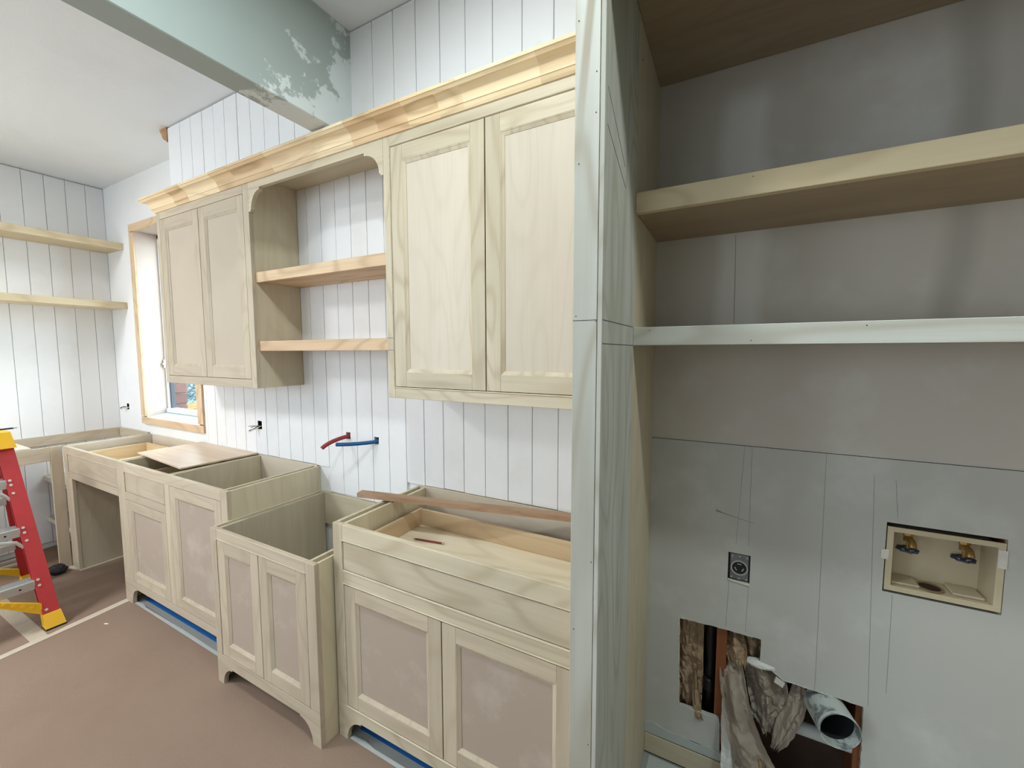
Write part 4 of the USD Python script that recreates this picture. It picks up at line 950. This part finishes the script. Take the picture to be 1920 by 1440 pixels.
X_ = (1, 0, 0)
INS = [thing('insulation_batt', (-0.09, 1.59, 0.2), 'creased brown insulation paper behind the left end of the ragged cut-out', 'insulation'),
       thing('insulation_batt', (0.14, 1.56, 0.24), 'crumpled insulation paper bulging in the middle of the cut-out beside the duct', 'insulation'),
       thing('torn_insulation', (0.09, 1.48, 0.0), 'long torn grey-brown insulation paper hanging out of the cut-out to the floor', 'insulation')]
for which, (pth, wd, nr, sd, am, fo, mt) in zip((0, 0, 1, 2, 2, 2, 1, 1, 2), (
        ([(-0.097, 1.600, 0.60), (-0.097, 1.585, 0.47), (-0.096, 1.598, 0.38), (-0.094, 1.585, 0.30), (-0.092, 1.595, 0.20)], [0.042, 0.042, 0.044, 0.041, 0.038], [X_] * 5, 2, 0.016, 0.006, 'kraft'),
        ([(-0.080, 1.57, 0.37), (-0.072, 1.548, 0.29), (-0.064, 1.535, 0.235), (-0.058, 1.528, 0.222)], [0.006, 0.012, 0.014, 0.006], [X_] * 4, 51, 0.008, 0.004, 'kraft'),
        ([(0.090, 1.615, 0.60), (0.095, 1.60, 0.52), (0.11, 1.60, 0.44)], [0.045, 0.05, 0.04], [X_] * 3, 5, 0.016, 0.008, 'kraft'),
        ([(0.045, 1.590, 0.545), (0.048, 1.555, 0.505), (0.052, 1.545, 0.46)], [0.022, 0.034, 0.024], [(1, 0, 0.25)] * 3, 77, 0.014, 0.012, 'kraft'),
        ([(0.035, 1.590, 0.46), (0.038, 1.550, 0.42), (0.056, 1.500, 0.33), (0.088, 1.470, 0.24), (0.125, 1.452, 0.15), (0.150, 1.450, 0.035)], [0.024, 0.038, 0.045, 0.056, 0.076, 0.096], [X_, X_, (1, -0.15, 0.2), (1, -0.2, 0.3), (1, -0.2, 0.2), X_], 9, 0.014, 0.012, 'kraft_grey'),
        ([(0.105, 1.475, 0.21), (0.115, 1.455, 0.14), (0.075, 1.435, 0.075), (0.035, 1.42, 0.018)], [0.02, 0.048, 0.055, 0.06], [(1, 0, 0.4)] * 4, 21, 0.014, 0.008, 'kraft'),
        ([(0.115, 1.590, 0.48), (0.140, 1.565, 0.41), (0.150, 1.552, 0.33), (0.150, 1.545, 0.255)], [0.05, 0.062, 0.052, 0.022], [(1, -0.1, 0)] * 4, 14, 0.022, 0.014, 'kraft_grey'),
        ([(0.232, 1.570, 0.445), (0.226, 1.548, 0.38), (0.200, 1.530, 0.31), (0.168, 1.515, 0.232)], [0.014, 0.026, 0.028, 0.010], [(1, 0.1, 0.45)] * 4, 31, 0.010, 0.008, 'kraft_grey'),
        ([(0.024, 1.575, 0.37), (0.026, 1.530, 0.27), (0.042, 1.50, 0.17), (0.050, 1.475, 0.07)], [0.010, 0.016, 0.028, 0.034], [(1, 0.3, 0)] * 4, 41, 0.006, 0.006, 'insulation'))):
    obj('paper_sheet', crumple(pth, wd, nr, sd, amp=am, fold=fo), mt, INS[which], 28)


def fluff(c, s, seed):
    m = trimesh.creation.icosphere(3); v = m.vertices
    v = v * (0.7 + 0.6 * meshkit.fbm(v * 2.2 + seed, 4, seed))[:, None] * np.array(s) + np.array(c); m.vertices = v
    return m


obj('tuft', fluff((0.122, 1.545, 0.484), (0.046, 0.020, 0.013), 3), 'insulation', INS[1], label='white fluffy insulation tuft')
obj('tuft', fluff((-0.105, 1.590, 0.553), (0.026, 0.02, 0.012), 8), 'insulation', INS[0], label='white fluffy insulation tuft')
single('plaster_crumb', prism([(0.165, 0.462), (0.190, 0.450), (0.184, 0.432), (0.160, 0.444)], WB - 0.004, WB + 0.004), 'gypsum', 'torn white plasterboard flake hanging at the edge of the cut-out', 'plaster flake')
# black drain pipe with a coupling
dp = thing('drain_pipe', (-0.032, 1.60, 0.1), 'black drain pipe with a coupling behind the cut-out, left of the stud', 'pipe')
obj('pipe', tube([(-0.031, 1.60, 0.66), (-0.031, 1.60, 0.10)], 0.0155, 20), 'pipe_black', dp)
obj('coupling', tube([(-0.033, 1.592, 0.345), (-0.033, 1.592, 0.340), (-0.033, 1.592, 0.30), (-0.033, 1.592, 0.295)], [0.017, 0.0215, 0.0215, 0.017], 20), 'pipe_black', dp)
# white pvc pipe
single('white_pipe', tube([(0.05, 1.575, 0.285), (0.42, 1.575, 0.283)], 0.021, 22), 'pvc', 'white plastic pipe running sideways behind the cut-out under the duct', 'pipe')
# vent duct
ax = np.array([0.210, -0.976, 0.059]); ax /= np.linalg.norm(ax)
c0 = np.array([0.321, 1.462, 0.406])
dct = thing('vent_duct', tuple(c0), 'round paint-smeared dryer vent duct sticking out of the cut-out', 'duct')
path = [c0 - ax * 0.115, c0 - ax * 0.08, c0 - ax * 0.04, c0 + ax * 0.004]
obj('pipe', tube(path, 0.053, 36, r2=0.0505), 'duct_paint', dct)
obj('inside', tube([c0 - ax * 0.112, c0 - ax * 0.03], 0.0503, 32, r2=0.0496), 'duct_inside', dct); obj('damper', disc(c0 - ax * 0.108, ax, 0.049, 0.002, 32), 'pipe_black', dct)  # black end disc paints in the shade deep inside the duct
obj('seam', tube([c0 - ax * 0.006, c0 + ax * 0.003], 0.0540, 36, r2=0.0531), 'duct_paint', dct)

# black scrap by the post
bs = fluff((-4.08, 0.945, 0.030), (0.060, 0.045, 0.032), 17); bs.vertices[:, 2] = np.maximum(bs.vertices[:, 2], 0.001)
single('black_pouch', bs, 'rubber_black', 'small crumpled black pouch on the floor by the corner post', 'pouch')

# ================================================================== LADDER
ld = thing('step_ladder', (-3.6, 0.45, 0), 'red fibreglass step ladder with yellow feet and aluminium steps at the left edge', 'ladder')
FT0, FT1 = np.array([-3.290, 0.735, 0.0]), np.array([-3.690, 0.683, 1.055])       # right-hand front rail, foot to top
YC = 0.46                                                                          # the ladder's middle plane
mir = lambda p: np.array([p[0], 2 * YC - p[1], p[2]])


def beam_between(a, b, wy, wx, t):
    """A U-section rail from a to b: wide flange towards +x, web, small rear flange."""
    a, b = np.array(a, float), np.array(b, float); T = (b - a) / np.linalg.norm(b - a)
    Yv = np.array([0, 1.0, 0]); Yv -= T * (Yv @ T); Yv /= np.linalg.norm(Yv); Xv = np.cross(Yv, T)
    if Xv[0] < 0: Xv = -Xv
    ms = []
    for (y0, y1, x0, x1) in ((-wy / 2, wy / 2, 0, -t), (wy / 2 - t, wy / 2, -t, -wx), (-wy / 2, wy / 2, -wx + t, -wx)):
        c = [a + Yv * y + Xv * x for y, x in ((y0, x0), (y1, x0), (y1, x1), (y0, x1))]; d = [p + (b - a) for p in c]
        ms.append(trimesh.convex.convex_hull(np.array(c + d)))
    return cat(*ms)


RF0, RF1 = np.array([-4.060, 0.800, 0.02]), np.array([-3.775, 0.690, 1.02])
for side in (lambda p: np.array(p, float), mir):
    a, b = side(FT0 + (FT1 - FT0) * 0.05), side(FT1)
    r_ = obj('front_rail', beam_between(a, b, 0.066, 0.030, 0.005), 'ladder_red', ld)
    ra, rb = side(RF0), side(RF1)
    q_ = obj('rear_rail', beam_between(ra, rb, 0.045, 0.028, 0.004), 'ladder_red', ld)
    # rivets on the front flange, at every step and brace
    T = (b - a) / np.linalg.norm(b - a)
    for z in (0.262, 0.232, 0.475, 0.545, 0.518, 0.735, 0.805, 0.780, 0.10):
        c = a + T * ((z - a[2]) / T[2]); cc = c + np.array([0.001, (-0.016 if side is not mir else 0.016), 0.0])
        obj('rivet', disc(cc, (1, 0, 0.36), 0.007, 0.006, 12), 'rivet_steel', r_)
    f0, f1 = side(FT0), side(FT0 + (FT1 - FT0) * 0.075)
    boot = trimesh.convex.convex_hull(np.array([f0 + np.array([dx, dy, 0.008]) for dx in (-0.045, 0.016) for dy in (-0.040, 0.040)] + [f1 + np.array([dx, dy, 0.0]) for dx in (-0.040, 0.008) for dy in (-0.035, 0.035)]))
    bt = obj('foot', boot, 'ladder_yellow', ld)
    obj('pad', bx(f0[0] - 0.046, f0[0] + 0.018, f0[1] - 0.041, f0[1] + 0.041, 0.0004, 0.0095, 0.002), 'rubber_black', bt)
    g0 = side(RF0); bt = obj('foot', trimesh.convex.convex_hull(np.array([(g0[0] + dx, g0[1] + dy, 0.008) for dx in (-0.03, 0.04) for dy in (-0.03, 0.03)] + [(g0[0] + 0.02 + dx, g0[1] + dy, 0.075) for dx in (-0.03, 0.02) for dy in (-0.027, 0.027)])), 'ladder_yellow', ld)
    obj('pad', bx(g0[0] - 0.031, g0[0] + 0.041, g0[1] - 0.031, g0[1] + 0.031, 0.0004, 0.0095, 0.002), 'rubber_black', bt)
    # yellow knee braces under the lowest step (front) and on the rear legs
    lo = a + T * ((0.16 - a[2]) / T[2])
    for base, z_hi, z_lo, xoff in ((a, 0.205, 0.10, -0.018),):
        pk = side(np.array([-3.335, 0.700, 0.095])); ph = side(np.array([-3.345, 0.530, 0.222]))
        hull = trimesh.convex.convex_hull(np.array([pk + np.array([dx, 0, dz]) for dx in (-0.022, 0.004) for dz in (-0.018, 0.045)] + [ph + np.array([dx, 0, dz]) for dx in (-0.022, 0.004) for dz in (-0.010, 0.012)]))
        br = obj('knee_brace', hull, 'ladder_yellow', ld)
        for q in np.linspace(0.2, 0.75, 4):
            c = pk + (ph - pk) * q + np.array([0.006, 0, 0.012]); obj('rib', disc(c, (1, 0, 0), 0.009, 0.006, 10), 'ladder_yellow', br)
    pk = side(np.array([-4.030, 0.765, 0.10])); ph = side(np.array([-4.010, 0.60, 0.20]))
    obj('knee_brace', trimesh.convex.convex_hull(np.array([pk + np.array([dx, 0, dz]) for dx in (-0.02, 0.004) for dz in (-0.018, 0.03)] + [ph + np.array([dx, 0, dz]) for dx in (-0.02, 0.004) for dz in (-0.01, 0.012)])), 'ladder_yellow', ld)
    # grey brackets under the upper steps and the folding spreader bar
    for z in (0.44, 0.70):
        c = a + T * ((z - a[2]) / T[2]); i = side(np.array([c[0] - 0.012, (c[1] if side is not mir else 2 * YC - c[1]) - 0.13, z + 0.060]))
        obj('step_bracket', tube([i, i + (c - i) * 0.55 + np.array([-0.006, 0, 0.012]), c + np.array([-0.012, (-0.03 if side is not mir else 0.03), 0])], 0.009, 8), 'aluminium', ld)
    c = a + T * ((0.64 - a[2]) / T[2]); e = rb + (ra - rb) * 0.42
    obj('spreader', cat(tube([c + np.array([-0.03, 0, 0]), (c + e) / 2 + np.array([0, 0, -0.05])], 0.008, 8), tube([(c + e) / 2 + np.array([0, 0, -0.05]), e], 0.008, 8)), 'aluminium', ld)
Tf = (FT1 - FT0) / (FT1 - FT0)[2]
for z in (0.247, 0.530, 0.792):
    c = FT0 + Tf * z; y1 = c[1] - 0.030; y0 = 2 * YC - y1
    x = c[0] - 0.002
    sp = [(x, z - 0.025), (x + 0.006, z - 0.030), (x + 0.006, z + 0.012), (x + 0.002, z + 0.018), (x - 0.074, z + 0.018), (x - 0.078, z + 0.010), (x - 0.078, z - 0.012), (x - 0.074, z - 0.012), (x - 0.074, z + 0.013), (x, z + 0.012)]
    st = obj('step', prism(Polygon(sp).buffer(0), y0, y1), 'aluminium', ld)
    for k in range(4):
        obj('tread_rib', bx(x - 0.066 + k * 0.018, x - 0.058 + k * 0.018, y0 + 0.004, y1 - 0.004, z + 0.0178, z + 0.0205, 0.0006), 'aluminium', st)
    for yy in (y1 - 0.055, (y0 + y1) / 2, y0 + 0.055):
        obj('hole', disc((x + 0.0062, yy, z - 0.008), (1, 0, 0), 0.005, 0.0008, 12), 'black_box', st)
for z in (0.30, 0.62):
    e = RF0 + (RF1 - RF0) * ((z - RF0[2]) / (RF1 - RF0)[2])
    obj('rear_bar', bx(e[0] - 0.018, e[0] + 0.006, 2 * YC - e[1] + 0.02, e[1] - 0.02, z - 0.018, z + 0.018), 'aluminium', ld)
y1 = FT1[1] + 0.040; y0 = 2 * YC - y1
obj('top_cap', to_man(trimesh.convex.convex_hull(np.array([(-3.865, y0, 0.985), (-3.62, y0, 0.985), (-3.865, y1, 0.985), (-3.62, y1, 0.985), (-3.850, y0 + 0.012, 1.075), (-3.655, y0 + 0.012, 1.075), (-3.850, y1 - 0.012, 1.075), (-3.655, y1 - 0.012, 1.075)]))), 'ladder_yellow', ld)
pen = thing('marker_pen', (-3.70, 0.62, 1.08), 'thin black marker lying on the ladder top and sticking out over its end', 'pen')
obj('barrel', tube([(-3.70, 0.40, 1.0835), (-3.72, 0.735, 1.0865)], 0.0045, 12), 'rubber_black', pen)
obj('tip', tube([(-3.72, 0.735, 1.0865), (-3.7207, 0.752, 1.0867)], [0.004, 0.002], 12), 'rivet_steel', pen)

# ------------------------------------------------------------------ what belongs together
GROUPS = {'niche_shelf': 'shelves across the laundry niche', 'wall_shelf': 'shelves on the boarded left wall', 'oak_shelf': 'oak shelves in the open bay', 'base_cabinet': 'raw wood base cabinets', 'wall_cabinet': 'raw wood wall cabinets',
          'floor_tape': 'tapes on the floor paper', 'blue_tape': 'blue tapes under the base cabinets', 'paper_edge_tape': 'tapes edging the floor paper', 'outlet_box': 'open electrical boxes in the back wall', 'water_pipe': 'water pipes out of the boarded wall',
          'batten': 'battens under the left counter', 'floor_paper': 'brown floor papers', 'ceiling_light': 'recessed ceiling lights', 'insulation_batt': 'insulation behind the cut-out', 'plywood_sheet': 'loose plywood sheets', 'paper_scrap': 'paper scraps on the floor'}
for p in stage.GetPrimAtPath('/World').GetChildren():
    g = GROUPS.get(p.GetName().rstrip('0123456789').rstrip('_'))
    if g: p.SetCustomDataByKey('group', g)
